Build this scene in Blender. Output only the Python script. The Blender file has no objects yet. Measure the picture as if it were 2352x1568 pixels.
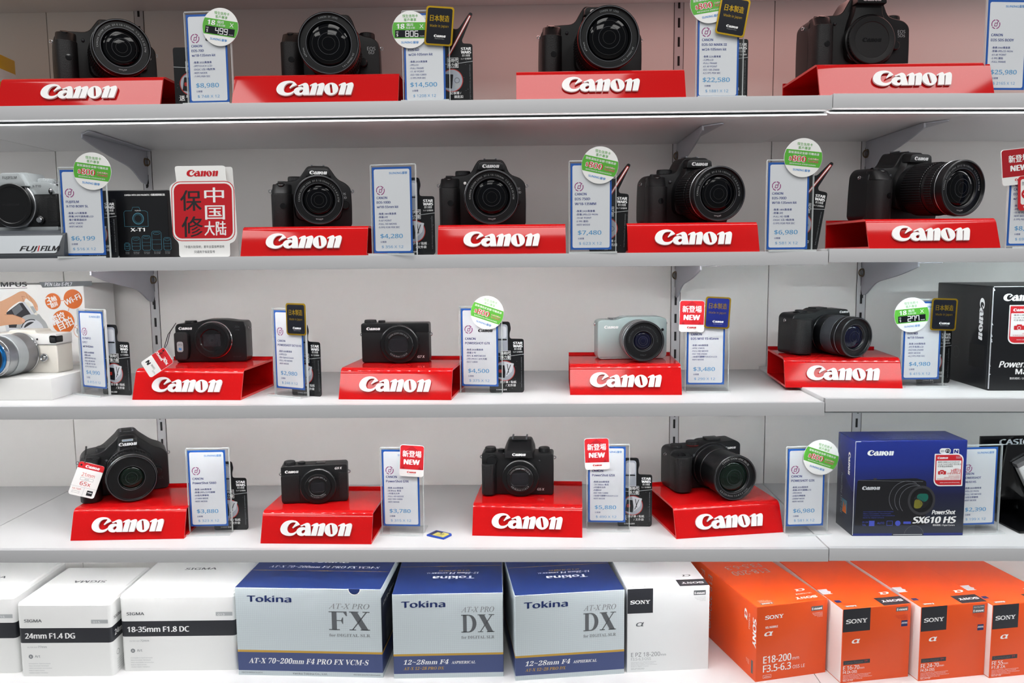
import bpy, bmesh, math, random
from mathutils import Matrix, Vector
from mathutils.geometry import tessellate_polygon
random.seed(7)
SC = bpy.context.scene
COL = SC.collection
RAD = math.radians
Z0 = 1.42                                   # eye-level shelf height above the shop floor

# ------------------------------------------------------------------ camera
F_PX, PITCH, YAW, ROLL = 1875.64, 0.106009, 0.0212747, -0.00925318
EYE = Vector((0.0, -1.1176, -0.0007 + Z0))
_cp, _sp, _cy, _sy, _cr, _sr = math.cos(PITCH), math.sin(PITCH), math.cos(YAW), math.sin(YAW), math.cos(ROLL), math.sin(ROLL)
FWD = Vector((-_sy * _cp, _cy * _cp, -_sp))
_rt = Vector((_cy, _sy, 0)); _up = _rt.cross(FWD)
RGT = _rt * _cr + _up * _sr
UPV = _up * _cr - _rt * _sr
cd = bpy.data.cameras.new('camera'); co = bpy.data.objects.new('camera', cd); COL.objects.link(co)
m3 = Matrix((RGT, UPV, -FWD)).transposed()
co.matrix_world = Matrix.Translation(EYE) @ m3.to_4x4()
cd.sensor_width = 36; cd.lens = 36 * F_PX / 2352; cd.clip_start = 0.02; cd.clip_end = 50
SC.camera = co

def ray(px, py):
    return FWD * F_PX + RGT * (px - 1176) - UPV * (py - 784)
def AT(px, py, z):                          # point of the horizontal plane z seen at a pixel
    d = ray(px, py); return EYE + d * ((z - EYE.z) / d.z)
def AY(px, py, y):                          # point of the upright plane y seen at a pixel
    d = ray(px, py); return EYE + d * ((y - EYE.y) / d.y)
def PR(p):
    d = Vector(p) - EYE; z = d.dot(FWD)
    return 1176 + F_PX * d.dot(RGT) / z, 784 - F_PX * d.dot(UPV) / z
def XA(px, y, z):                           # x of the line (y, z) seen at column px
    x = 0.0
    for _ in range(8):
        a = PR((x, y, z))[0]; b = PR((x + .01, y, z))[0]
        x += (px - a) * .01 / (b - a)
    return x
def ONP(px, py, root, ly=0.0):              # (x, z) in mm on the plane local-y = ly (mm) of a placed thing
    mi = root.matrix_basis.inverted()
    o = mi @ EYE; d = mi.to_3x3() @ ray(px, py)
    p = o + d * ((ly * .001 - o.y) / d.y)
    return p.x * 1000, p.z * 1000

# ------------------------------------------------------------------ materials
def lin(c):
    return tuple(((v / 255) / 12.92 if v / 255 <= .04045 else ((v / 255 + .055) / 1.055) ** 2.4) for v in c)
MT = {}
def mat(name, c, rough=.5, metal=0., spec=.5, coat=0., bump=None, emit=0., ecol=None, speck=None):
    m = bpy.data.materials.new(name); m.use_nodes = True
    nt = m.node_tree; b = nt.nodes['Principled BSDF']
    L = lin(c)
    b.inputs['Base Color'].default_value = (*L, 1)
    b.inputs['Roughness'].default_value = rough
    b.inputs['Metallic'].default_value = metal
    b.inputs['Specular IOR Level'].default_value = spec
    b.inputs['Coat Weight'].default_value = coat
    b.inputs['Coat Roughness'].default_value = .05
    if emit:
        b.inputs['Emission Color'].default_value = (*(lin(ecol or c)), 1)
        b.inputs['Emission Strength'].default_value = emit
    if bump:
        kind, scale, strength, dist = bump
        tc = nt.nodes.new('ShaderNodeTexCoord')
        t = nt.nodes.new('ShaderNodeTexVoronoi' if kind == 'v' else 'ShaderNodeTexNoise')
        t.inputs['Scale'].default_value = scale
        nt.links.new(tc.outputs['Object'], t.inputs['Vector'])
        bp = nt.nodes.new('ShaderNodeBump'); bp.inputs['Strength'].default_value = strength
        bp.inputs['Distance'].default_value = dist
        nt.links.new(t.outputs[0], bp.inputs['Height'])
        nt.links.new(bp.outputs['Normal'], b.inputs['Normal'])
    if speck:                                # dust: small light specks
        tc = nt.nodes.new('ShaderNodeTexCoord'); t = nt.nodes.new('ShaderNodeTexVoronoi')
        t.inputs['Scale'].default_value = speck[0]
        nt.links.new(tc.outputs['Object'], t.inputs['Vector'])
        r = nt.nodes.new('ShaderNodeMapRange')
        r.inputs[1].default_value = 0; r.inputs[2].default_value = speck[1]; r.inputs[3].default_value = speck[2]; r.inputs[4].default_value = 0
        nt.links.new(t.outputs['Distance'], r.inputs[0])
        mx = nt.nodes.new('ShaderNodeMix'); mx.data_type = 'RGBA'
        mx.inputs[6].default_value = (*L, 1); mx.inputs[7].default_value = (*lin(speck[3]), 1)
        nt.links.new(r.outputs[0], mx.inputs[0]); nt.links.new(mx.outputs[2], b.inputs['Base Color'])
    MT[name] = m
    return m

mat('black', (15, 16, 18), .42, bump=('n', 2500, .25, .0002))
mat('black_gloss', (14, 14, 16), .12)
mat('black_satin', (13, 14, 16), .3)
mat('rubber', (15, 16, 18), .5, bump=('v', 1100, .55, .0004))
mat('dark_grey', (52, 55, 60), .45)
mat('grey_body', (66, 70, 75), .4)
mat('lens_black', (12, 13, 15), .32)
mat('lens_inner', (9, 9, 10), .5)
mat('glass', (4, 5, 8), .05, spec=.25)
mat('glass_green', (14, 26, 20), .05, spec=.3)
mat('glass_blue', (16, 18, 40), .05, spec=.3)
mat('silver', (200, 203, 206), .28, metal=1.)
mat('chrome', (225, 226, 228), .1, metal=1.)
mat('silver_paint', (186, 192, 194), .32, metal=.35)
mat('steel', (128, 130, 136), .35, metal=.8)
mat('bracket_grey', (168, 170, 178), .4)
mat('screw', (120, 104, 86), .35, metal=1.)
mat('mint', (176, 196, 196), .3, metal=.15, coat=.4)
mat('lens_silver', (150, 148, 150), .3, metal=.6)
mat('cream', (238, 234, 224), .4, coat=.2)
mat('white_plastic', (240, 240, 238), .3)
mat('blue_anod', (30, 120, 190), .22, metal=.8)
mat('red', (200, 16, 18), .07, spec=.4, coat=.0, speck=(420, .12, .5, (226, 120, 110)))
mat('red_edge', (222, 60, 58), .2)
mat('logo_white', (245, 245, 245), .35)
mat('paper', (238, 241, 246), .5)
mat('paper_white', (246, 246, 244), .45)
mat('card_blue', (26, 94, 186), .4)
mat('ink_navy', (44, 62, 140), .5)
mat('ink_price', (92, 168, 220), .5)
mat('ink_sky', (40, 140, 215), .5)
mat('ink_purple', (160, 52, 130), .5)
mat('ink_black', (24, 24, 28), .5)
mat('ink_grey', (130, 134, 138), .5)
mat('ink_lgrey', (176, 180, 182), .5)
mat('ink_dgrey', (92, 96, 100), .5)
mat('ink_white', (248, 248, 248), .5)
mat('green', (92, 180, 60), .35)
mat('ink_green', (90, 178, 66), .4)
mat('ink_red', (208, 32, 40), .4)
mat('badge_red', (206, 36, 44), .35)
mat('badge_dred', (176, 28, 38), .35)
mat('warranty_red', (200, 24, 36), .35)
mat('gold', (196, 158, 40), .28, metal=.85)
mat('badge_black', (20, 22, 30), .2)
mat('badge_blue', (28, 38, 110), .2)
mat('promo_black', (22, 23, 25), .25)
mat('promo_panel', (168, 174, 184), .4)
mat('promo_pale', (214, 217, 222), .4)
mat('ember', (176, 40, 30), .4)
mat('laminate', (220, 220, 221), .4, bump=('n', 60, .02, .001))
mat('wall_white', (236, 234, 231), .5, bump=('n', 25, .03, .002))
mat('gap', (70, 66, 62), .7)
mat('edge_grey', (204, 205, 208), .4)
mat('slot', (30, 30, 30), .8)
mat('rail_white', (206, 206, 208), .4)
mat('floor_tile', (170, 168, 164), .35)
mat('sigma_white', (240, 241, 240), .38)
mat('sigma_dark', (38, 40, 46), .38)
mat('tok_blue', (30, 48, 100), .3)
mat('tok_band', (58, 72, 120), .35)
mat('tok_gold', (190, 150, 56), .35)
mat('tok_dark', (26, 32, 52), .35)
mat('sony_white', (236, 239, 240), .35)
mat('sony_orange', (232, 84, 28), .3)
mat('sony_black', (40, 42, 48), .35)
mat('carton_edge', (180, 150, 110), .6)
mat('yellow', (238, 190, 20), .35)
mat('box_black', (20, 21, 24), .3)
mat('box_navy', (28, 42, 118), .2)
mat('photo_dark', (30, 30, 34), .25)
mat('photo_mid', (58, 58, 62), .25)
mat('photo_lite', (112, 114, 120), .25)
mat('photo_teal', (28, 104, 90), .2)
mat('photo_lime', (122, 118, 46), .2)
mat('teal_line', (66, 120, 138), .35)
mat('icon_blue', (70, 84, 190), .35)
mat('skin', (216, 164, 128), .5)
mat('skin_dark', (176, 116, 84), .5)
mat('skin_nail', (232, 180, 152), .4)
mat('orange', (222, 110, 36), .4)
mat('sd_blue', (26, 70, 176), .35)
mat('sd_yellow', (222, 208, 110), .35)
mat('sd_navy', (40, 44, 80), .35)
mat('plate_silver', (232, 238, 243), .3, metal=.3)
mat('stand_grey', (66, 70, 76), .4)
mat('cord', (16, 16, 18), .7)

def node_mat(name):
    m = bpy.data.materials.new(name); m.use_nodes = True; MT[name] = m
    nt = m.node_tree
    return m, nt, nt.nodes['Principled BSDF'], nt.nodes['Material Output']

def acrylic(name, tint, base):
    m, nt, b, out = node_mat(name); nt.nodes.remove(b)
    tr = nt.nodes.new('ShaderNodeBsdfTransparent'); tr.inputs[0].default_value = (*tint, 1)
    gl = nt.nodes.new('ShaderNodeBsdfGlossy'); gl.inputs['Roughness'].default_value = .03
    lw = nt.nodes.new('ShaderNodeLayerWeight'); pw = nt.nodes.new('ShaderNodeMath'); pw.operation = 'POWER'; pw.inputs[1].default_value = 4
    fr = nt.nodes.new('ShaderNodeMath'); fr.operation = 'MULTIPLY_ADD'; fr.inputs[1].default_value = .45; fr.inputs[2].default_value = .025
    nt.links.new(lw.outputs['Facing'], pw.inputs[0]); nt.links.new(pw.outputs[0], fr.inputs[0])
    mx = nt.nodes.new('ShaderNodeMixShader')
    nt.links.new(fr.outputs[0], mx.inputs[0]); nt.links.new(tr.outputs[0], mx.inputs[1]); nt.links.new(gl.outputs[0], mx.inputs[2])
    last = mx
    if base:
        df = nt.nodes.new('ShaderNodeBsdfDiffuse'); df.inputs[0].default_value = (.9, .93, .93, 1)
        m2 = nt.nodes.new('ShaderNodeMixShader'); m2.inputs[0].default_value = base
        nt.links.new(mx.outputs[0], m2.inputs[1]); nt.links.new(df.outputs[0], m2.inputs[2]); last = m2
    nt.links.new(last.outputs[0], out.inputs[0])
acrylic('acrylic', (.993, .996, .996), 0)
acrylic('acrylic_edge', (.95, .98, .98), .5)

# Tokina carton paper: silver grey with a printed hairline grid (object coordinates)
m, nt, b, out = node_mat('tok_grid')
tc = nt.nodes.new('ShaderNodeTexCoord'); br = nt.nodes.new('ShaderNodeTexBrick')
mp = nt.nodes.new('ShaderNodeMapping'); mp.inputs['Rotation'].default_value = (RAD(90), 0, 0)
br.offset = 0; br.inputs['Scale'].default_value = 1
br.inputs['Color1'].default_value = (*lin((202, 213, 217)), 1); br.inputs['Color2'].default_value = (*lin((202, 213, 217)), 1)
br.inputs['Mortar'].default_value = (*lin((186, 195, 203)), 1)
br.inputs['Mortar Size'].default_value = .00018; br.inputs['Brick Width'].default_value = .0029; br.inputs['Row Height'].default_value = .0029
nt.links.new(tc.outputs['Object'], mp.inputs[0]); nt.links.new(mp.outputs[0], br.inputs[0]); nt.links.new(br.outputs[0], b.inputs['Base Color'])
b.inputs['Roughness'].default_value = .35
# blue camera carton: print runs from navy to near black (printed gradient in object z)
m, nt, b, out = node_mat('box_fade')
tc = nt.nodes.new('ShaderNodeTexCoord'); sx = nt.nodes.new('ShaderNodeSeparateXYZ'); cr = nt.nodes.new('ShaderNodeValToRGB')
mr = nt.nodes.new('ShaderNodeMapRange'); mr.inputs[1].default_value = 0; mr.inputs[2].default_value = .135
cr.color_ramp.elements[0].position = .2; cr.color_ramp.elements[0].color = (*lin((44, 48, 60)), 1)
cr.color_ramp.elements[1].position = .8; cr.color_ramp.elements[1].color = (*lin((36, 50, 132)), 1)
e = cr.color_ramp.elements.new(.45); e.color = (*lin((34, 36, 66)), 1)
nt.links.new(tc.outputs['Object'], sx.inputs[0]); nt.links.new(sx.outputs[2], mr.inputs[0]); nt.links.new(mr.outputs[0], cr.inputs[0]); nt.links.new(cr.outputs[0], b.inputs['Base Color'])
b.inputs['Roughness'].default_value = .22
def emitter(name, col, s):
    m, nt, b, out = node_mat(name); nt.nodes.remove(b)
    e = nt.nodes.new('ShaderNodeEmission'); e.inputs[0].default_value = (*col, 1); e.inputs[1].default_value = s
    nt.links.new(e.outputs[0], out.inputs[0])

# ------------------------------------------------------------------ 2-D helpers (mm)
def rrect(x0, x1, y0, y1, r, n=5):
    if not isinstance(r, (list, tuple)): r = [r] * 4
    out = []
    for (cx, cy, a, q) in ((x1, y0, -90, r[0]), (x1, y1, 0, r[1]), (x0, y1, 90, r[2]), (x0, y0, 180, r[3])):
        sx = -1 if cx == x1 else 1; sy = 1 if cy == y0 else -1
        if q <= 0: out.append((cx, cy)); continue
        for i in range(n + 1):
            t = RAD(a + 90 * i / n)
            out.append((cx + sx * q + q * math.cos(t), cy + sy * q + q * math.sin(t)))
    return out
def ell(cx, cy, rx, ry=None, n=32, a0=0, a1=360):
    ry = rx if ry is None else ry
    k = n if a1 - a0 == 360 else n + 1
    return [(cx + rx * math.cos(RAD(a0 + (a1 - a0) * i / n)), cy + ry * math.sin(RAD(a0 + (a1 - a0) * i / n))) for i in range(k)]
def rpoly(pts, r, n=4):                      # round the corners of a polygon; a point may carry its own radius
    out = []; N = len(pts)
    for i in range(N):
        p = Vector(pts[i][:2]); a = Vector(pts[i - 1][:2]); c = Vector(pts[(i + 1) % N][:2])
        q = pts[i][2] if len(pts[i]) > 2 else r
        u = (a - p); v = (c - p); lu, lv = u.length, v.length
        q = min(q, lu * .48, lv * .48)
        if q < .05: out.append(tuple(p)); continue
        A = p + u / lu * q; B = p + v / lv * q
        for k in range(n + 1):
            t = k / n
            s = A * (1 - t) ** 2 + p * 2 * t * (1 - t) + B * t * t
            out.append(tuple(s))
    return out
def spline(pts, k=3):                        # closed Catmull-Rom; points with a third value are corners
    out = []; N = len(pts)
    P = [Vector(p[:2]) for p in pts]; cn = [len(p) > 2 for p in pts]
    for i in range(N):
        p1, p2 = P[i], P[(i + 1) % N]
        p0 = p1 if cn[i] else P[i - 1]
        p3 = p2 if cn[(i + 1) % N] else P[(i + 2) % N]
        for j in range(k):
            t = j / k
            q = .5 * (2 * p1 + (p2 - p0) * t + (2 * p0 - 5 * p1 + 4 * p2 - p3) * t * t + (3 * p1 - p0 - 3 * p2 + p3) * t ** 3)
            out.append(tuple(q))
    return out
def tess(loops):
    flat = [p for l in loops for p in l]
    tr = tessellate_polygon([[Vector((p[0], p[1], 0)) for p in l] for l in loops])
    return flat, [tuple(t) for t in tr]

# the big serif wordmark of the red stands, traced once: (outer loop, holes) per letter; y down in trace units
_C = [(715, 250, 1), (680, 203), (630, 160), (565, 138), (490, 132), (400, 145), (320, 180), (260, 235), (225, 300), (215, 360), (225, 410), (252, 455), (300, 493), (370, 521), (450, 533), (530, 525), (590, 500), (632, 467), (652, 432, 1),
      (640, 410, 1), (580, 447), (520, 461), (460, 456), (420, 430), (400, 390), (395, 350), (405, 300), (430, 250), (470, 210), (520, 192), (570, 188), (618, 195, 1), (585, 245), (530, 320, 1), (545, 340, 1), (605, 298), (690, 260)]
_A = [(740, 265, 1), (800, 240), (880, 205), (920, 197), (960, 210), (990, 250), (1005, 300), (1020, 420), (1030, 525, 1), (880, 525, 1), (870, 500, 1), (845, 518), (795, 531), (740, 525), (680, 495), (648, 440), (650, 390), (685, 340), (740, 312), (810, 305), (850, 313), (872, 325, 1), (871, 290), (858, 270), (830, 266), (790, 283), (755, 290)]
_AH = [(865, 376), (830, 378), (792, 400), (778, 430), (795, 460), (830, 462), (862, 435), (874, 400)]
_N = [(1030, 265, 1), (1090, 225), (1165, 197), (1197, 210), (1212, 245, 1), (1262, 222), (1340, 200), (1378, 220), (1392, 270), (1370, 400), (1340, 525, 1), (1203, 525, 1), (1225, 410), (1246, 295), (1238, 278), (1217, 285), (1200, 390), (1175, 525, 1), (1035, 525, 1), (1060, 400), (1085, 285), (1075, 268), (1045, 285)]
_O = ell(1558, 370, 173, 169, 30)
_OH = [(1516, 262), (1538, 240), (1565, 256), (1602, 455), (1588, 480), (1560, 482), (1546, 462)]
def _nl(l): return [((x - 1157) / 1885, (333 - y) / 1885) for x, y in l]
WORD = [[_nl(spline(_C))], [_nl(spline(_A)), _nl(spline(_AH))], [_nl(spline(_N))], [_nl(_O), _nl(spline(_OH))],
        [_nl([(x + 708, y) for x, y in spline(_N)])]]

TX = {}
try:                                          # the sans that ships inside Blender; falls back to the built-in face
    import os
    FONT = bpy.data.fonts.load(os.path.join(bpy.utils.system_resource('DATAFILES', path='fonts'), 'NotoSansMath-Regular.woff2'))
except Exception: FONT = None
def plain(s): return any(ord(q) > 126 and q != 'α' and not 0x1d400 <= ord(q) < 0x1d800 for q in s)
def bser(s):                                  # the same words in the face's bold book letters
    return ''.join(chr(0x1d400 + ord(q) - 65) if 'A' <= q <= 'Z' else chr(0x1d41a + ord(q) - 97) if 'a' <= q <= 'z' else chr(0x1d7ce + ord(q) - 48) if '0' <= q <= '9' else q for q in s) if FONT else s
def iser(s):
    return ''.join(chr(0x1d434 + ord(q) - 65) if 'A' <= q <= 'Z' else q for q in s) if FONT else s
def text2d(s, shear=0., off=0., sp=1.):
    k = (s, shear, off, sp)
    if k not in TX:
        cu = bpy.data.curves.new('t', 'FONT'); cu.body = s; cu.size = 1
        if FONT and not plain(s): cu.font = FONT
        cu.resolution_u = 2; cu.shear = shear; cu.offset = off; cu.space_character = sp
        o = bpy.data.objects.new('t', cu); me = bpy.data.meshes.new_from_object(o)
        V = [(v.co.x, v.co.y) for v in me.vertices]; Fc = [tuple(p.vertices) for p in me.polygons]
        bpy.data.objects.remove(o); bpy.data.curves.remove(cu); bpy.data.meshes.remove(me)
        xs = [v[0] for v in V] or [0, 1]
        TX[k] = (V, Fc, min(xs), max(xs))
    return TX[k]
CAP = max(v[1] for v in text2d('H')[0])       # cap height of the face at size 1
def capk(t): return .7 if plain(t) or not FONT else CAP


XZ = Matrix(((1, 0, 0, 0), (0, 0, 1, 0), (0, 1, 0, 0), (0, 0, 0, 1)))  # (u, v, n) -> (u, n, v); flipped below so n points to -y
FRONT = Matrix(((1, 0, 0, 0), (0, 0, -1, 0), (0, 1, 0, 0), (0, 0, 0, 1)))
def face_front(y=0): return Matrix.Translation((0, y, 0)) @ FRONT
def face_top(z=0): return Matrix.Translation((0, 0, z))
def face_right(x=0): return Matrix.Translation((x, 0, 0)) @ Matrix(((0, 0, 1, 0), (1, 0, 0, 0), (0, 1, 0, 0), (0, 0, 0, 1)))
def face_left(x=0): return Matrix.Translation((x, 0, 0)) @ Matrix(((0, 0, -1, 0), (-1, 0, 0, 0), (0, 1, 0, 0), (0, 0, 0, 1)))
def rz2(a): return Matrix.Rotation(RAD(a), 4, 'Z')

class MB:
    """one mesh in the making (mm)"""
    def __init__(s): s.v = []; s.f = []; s.m = []; s.mats = []; s.sm = []; s.k = []
    def mi(s, n):
        if n not in s.mats: s.mats.append(n)
        return s.mats.index(n)
    def add(s, V, Fc, mt, M=None, smooth=True):
        b = len(s.v); i = s.mi(mt); key = tuple(round(q, 1) + 0. for q in M.col[2][:3]) if M else 0
        s.v += [tuple(M @ Vector(v)) if M else tuple(v) for v in V]
        for f in Fc: s.f.append(tuple(b + q for q in f)); s.m.append(i); s.sm.append(smooth); s.k.append(key)
    def bm(s, bm, mt, M=None):
        bmesh.ops.recalc_face_normals(bm, faces=bm.faces)
        bm.verts.index_update()
        s.add([v.co[:] for v in bm.verts], [[v.index for v in f.verts] for f in bm.faces], mt, M); bm.free()
    def _bev(s, bm, bev, seg, ang=30):
        if bev:
            es = [e for e in bm.edges if len(e.link_faces) == 2 and e.calc_face_angle(0) > RAD(ang)]
            bmesh.ops.bevel(bm, geom=es, offset=bev, segments=seg, profile=.6, affect='EDGES', clamp_overlap=True)
    def box(s, x0, x1, y0, y1, z0, z1, mt, bev=0, seg=2, M=None):
        bm = bmesh.new(); bmesh.ops.create_cube(bm, size=1)
        for v in bm.verts: v.co = Vector(((x0 + x1) / 2 + v.co.x * (x1 - x0), (y0 + y1) / 2 + v.co.y * (y1 - y0), (z0 + z1) / 2 + v.co.z * (z1 - z0)))
        s._bev(bm, bev, seg); s.bm(bm, mt, M)
    def prism(s, pts, a, b, mt, axis='y', bev=0, seg=3, M=None, taper=None):
        bm = bmesh.new()
        def P(p, t):
            return {'y': (p[0], t, p[1]), 'z': (p[0], p[1], t), 'x': (t, p[0], p[1])}[axis]
        q = taper or pts
        A = [bm.verts.new(P(p, a)) for p in pts]; B = [bm.verts.new(P(p, b)) for p in q]
        bm.faces.new(A); bm.faces.new(B[::-1])
        n = len(pts)
        for i in range(n): bm.faces.new((A[i], B[i], B[(i + 1) % n], A[(i + 1) % n]))
        bmesh.ops.recalc_face_normals(bm, faces=bm.faces)
        s._bev(bm, bev, seg, 40); bmesh.ops.triangulate(bm, faces=[f for f in bm.faces if len(f.verts) > 8]); s.bm(bm, mt, M)
    def lathe(s, prof, mt, n=48, M=None):      # profile (r, y) turned about the y axis
        V = []; Fc = []; rows = []
        for r, y in prof:
            if r < 1e-4: rows.append([len(V)]); V.append((0, y, 0))
            else:
                rows.append(list(range(len(V), len(V) + n)))
                V += [(r * math.cos(2 * math.pi * i / n), y, r * math.sin(2 * math.pi * i / n)) for i in range(n)]
        for a, b in zip(rows, rows[1:]):
            for i in range(n):
                j = (i + 1) % n
                if len(a) == 1 and len(b) == 1: continue
                if len(a) == 1: Fc.append((a[0], b[j], b[i]))
                elif len(b) == 1: Fc.append((a[i], a[j], b[0]))
                else: Fc.append((a[i], a[j], b[j], b[i]))
        bm = bmesh.new(); vs = [bm.verts.new(v) for v in V]
        for f in Fc: bm.faces.new([vs[i] for i in f])
        s.bm(bm, mt, M)
    def cyl(s, r, h, mt, M=None, bev=.6, n=32, r2=None):     # standing on z=0
        r2 = r if r2 is None else r2
        s.lathe([(0, 0), (r, 0), (r2, h - bev), (r2 - bev, h), (0, h)], mt, n, (M or Matrix()) @ Matrix.Rotation(RAD(90), 4, 'X'))
    def gear(s, r, y0, y1, mt, teeth, dep, M=None):           # ribbed grip ring about y
        n = teeth * 4; V = []; Fc = []
        for y, rr in ((y0, 0), (y0 - .5 if y1 < y0 else y0 + .5, 1), (y1 + .5 if y1 < y0 else y1 - .5, 1), (y1, 0)):
            for i in range(n):
                q = r - (dep if not rr or (i % 4) in (0, 3) else 0)
                V.append((q * math.cos(2 * math.pi * i / n), y, q * math.sin(2 * math.pi * i / n)))
        for k in range(3):
            for i in range(n):
                j = (i + 1) % n; Fc.append((k * n + i, k * n + j, k * n + n + j, k * n + n + i))
        bm = bmesh.new(); vs = [bm.verts.new(v) for v in V]
        for f in Fc: bm.faces.new([vs[i] for i in f])
        s.bm(bm, mt, M)
    def ball(s, r, mt, M=None, sc=(1, 1, 1), n=16):
        bm = bmesh.new(); bmesh.ops.create_uvsphere(bm, u_segments=n, v_segments=n // 2, radius=r)
        for v in bm.verts: v.co = Vector((v.co.x * sc[0], v.co.y * sc[1], v.co.z * sc[2]))
        s.bm(bm, mt, M)
    def tube(s, path, r, mt, n=8, M=None):
        P = [Vector(p) for p in path]; V = []; Fc = []
        for i, p in enumerate(P):
            d = (P[min(i + 1, len(P) - 1)] - P[max(i - 1, 0)]).normalized()
            u = d.orthogonal().normalized() if i == 0 else (u - d * u.dot(d)).normalized()
            w = d.cross(u)
            V += [tuple(p + (u * math.cos(2 * math.pi * k / n) + w * math.sin(2 * math.pi * k / n)) * r) for k in range(n)]
        for i in range(len(P) - 1):
            for k in range(n):
                j = (k + 1) % n; Fc.append((i * n + k, i * n + j, i * n + n + j, i * n + n + k))
        Fc.append(tuple(range(n))); Fc.append(tuple(range(len(V) - n, len(V))))
        s.add(V, Fc, mt, M)
    def torus(s, R_, r, mt, M=None, n=24, k=8):
        V = []; Fc = []
        for i in range(n):
            a = 2 * math.pi * i / n
            for j in range(k):
                b = 2 * math.pi * j / k; V.append(((R_ + r * math.cos(b)) * math.cos(a), (R_ + r * math.cos(b)) * math.sin(a), r * math.sin(b)))
        for i in range(n):
            for j in range(k):
                Fc.append((i * k + j, ((i + 1) % n) * k + j, ((i + 1) % n) * k + (j + 1) % k, i * k + (j + 1) % k))
        s.add(V, Fc, mt, M)
    # flat print on a face: M maps (u, v, n) to the thing's space
    def poly(s, pts, mt, M, lift=.12, holes=()):
        flat, tr = tess([pts] + list(holes))
        s.add([(p[0], p[1], lift) for p in flat], tr, mt, M, False)
    def rect(s, x0, x1, y0, y1, mt, M, lift=.12, r=0):
        s.poly(rrect(x0, x1, y0, y1, r), mt, M, lift)
    def line(s, pts, w, mt, M, lift=.15):
        for (a, b) in zip(pts, pts[1:]):
            a = Vector(a); b = Vector(b); d = (b - a).normalized(); nn = Vector((-d.y, d.x)) * w / 2; e = d * w * .25
            q = [a - e + nn, a - e - nn, b + e - nn, b + e + nn]
            s.add([(p.x, p.y, lift) for p in q], [(0, 1, 2, 3)], mt, M, False)
    def ringline(s, cx, cy, r, w, mt, M, lift=.15, a0=0, a1=360, n=40, ry=None):
        ry = r if ry is None else ry
        V = []; Fc = []
        for i in range(n + 1):
            t = RAD(a0 + (a1 - a0) * i / n)
            V += [(cx + (r - w / 2) * math.cos(t), cy + (ry - w / 2) * math.sin(t), lift), (cx + (r + w / 2) * math.cos(t), cy + (ry + w / 2) * math.sin(t), lift)]
        for i in range(n): Fc.append((2 * i, 2 * i + 1, 2 * i + 3, 2 * i + 2))
        s.add(V, Fc, mt, M, False)
    def text(s, t, x, y, h, mt, M, al='l', w=None, lift=.2, shear=0, off=0, sp=1.):
        """h = cap height; w = fitted width; (x, y) = baseline start / centre / end"""
        bold = 0
        if off < .04 or any(0x2e80 < ord(q) < 0x1d000 for q in t): bold, off = off, 0
        V, Fc, a, b = text2d(t, shear, off, sp)
        k = h / capk(t); kx = k if w is None else w / (b - a)
        x0 = {'l': x - a * kx, 'c': x - (a + b) / 2 * kx, 'r': x - b * kx}[al]
        for e in ((0,) if bold < .005 else (-bold * k * 1.1, bold * k * 1.1) if bold < .012 else (-bold * k * 1.3, 0, bold * k * 1.3)):
            s.add([(x0 + v[0] * kx + e, y + v[1] * k + e * .3, lift + e * .004) for v in V], Fc, mt, M, False)
        return (b - a) * kx
    def arc(s, t, r, mid, h, mt, M, lift=.2, w=None, flip=False, off=0):
        """text on a circle about the origin of M; mid = angle of its middle (deg), flip = feet outwards"""
        V, Fc, a, b = text2d(t, 0, 0, 1.1); k = h / capk(t)
        kx = k if w is None else RAD(w) * r / (b - a)
        out = []
        for x, y in V:
            q = (x - (a + b) / 2) * kx / r
            if flip: th = RAD(mid) + q; rr = r - y * k
            else: th = RAD(mid) - q; rr = r + y * k
            out.append((rr * math.cos(th), rr * math.sin(th), lift))
        s.add(out, Fc, mt, M, False)
    def word(s, cx, cy, w, mt, M, lift=.2, th=0, shear=0):
        for loops in WORD:
            flat, tr = tess(loops)
            s.add([(cx + (p[0] + shear * p[1]) * w, cy + p[1] * w, lift + th) for p in flat], tr, mt, M, False)
            if th:
                for l in loops:
                    n = len(l); V = [(cx + p[0] * w, cy + p[1] * w, lift) for p in l] + [(cx + p[0] * w, cy + p[1] * w, lift + th) for p in l]
                    s.add(V, [(i, (i + 1) % n, n + (i + 1) % n, n + i) for i in range(n)], mt, M, True)
    def faces(s, name, parent):                # one object per carton face
        for key in sorted(set(s.k), key=str):
            q = MB(); ids = [i for i in range(len(s.f)) if s.k[i] == key]; mp = {}
            q.mats = s.mats
            for i in ids:
                for v in s.f[i]:
                    if v not in mp: mp[v] = len(q.v); q.v.append(s.v[v])
                q.f.append(tuple(mp[v] for v in s.f[i])); q.m.append(s.m[i]); q.sm.append(s.sm[i])
            q.obj(name, parent)
    def obj(s, name, parent=None, loc=None, rot=None, **kw):
        me = bpy.data.meshes.new(name)
        me.from_pydata([(x * .001, y * .001, z * .001) for x, y, z in s.v], [], s.f)
        for n in s.mats: me.materials.append(MT[n])
        me.polygons.foreach_set('material_index', s.m)
        me.polygons.foreach_set('use_smooth', s.sm)
        me.update()
        try: me.set_sharp_from_angle(angle=RAD(32))
        except Exception: pass
        o = bpy.data.objects.new(name, me); COL.objects.link(o)
        if parent is not None: o.parent = parent
        if loc is not None: o.location = loc
        if rot is not None: o.rotation_euler = rot
        for k, v in kw.items(): o[k] = v
        return o

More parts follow.
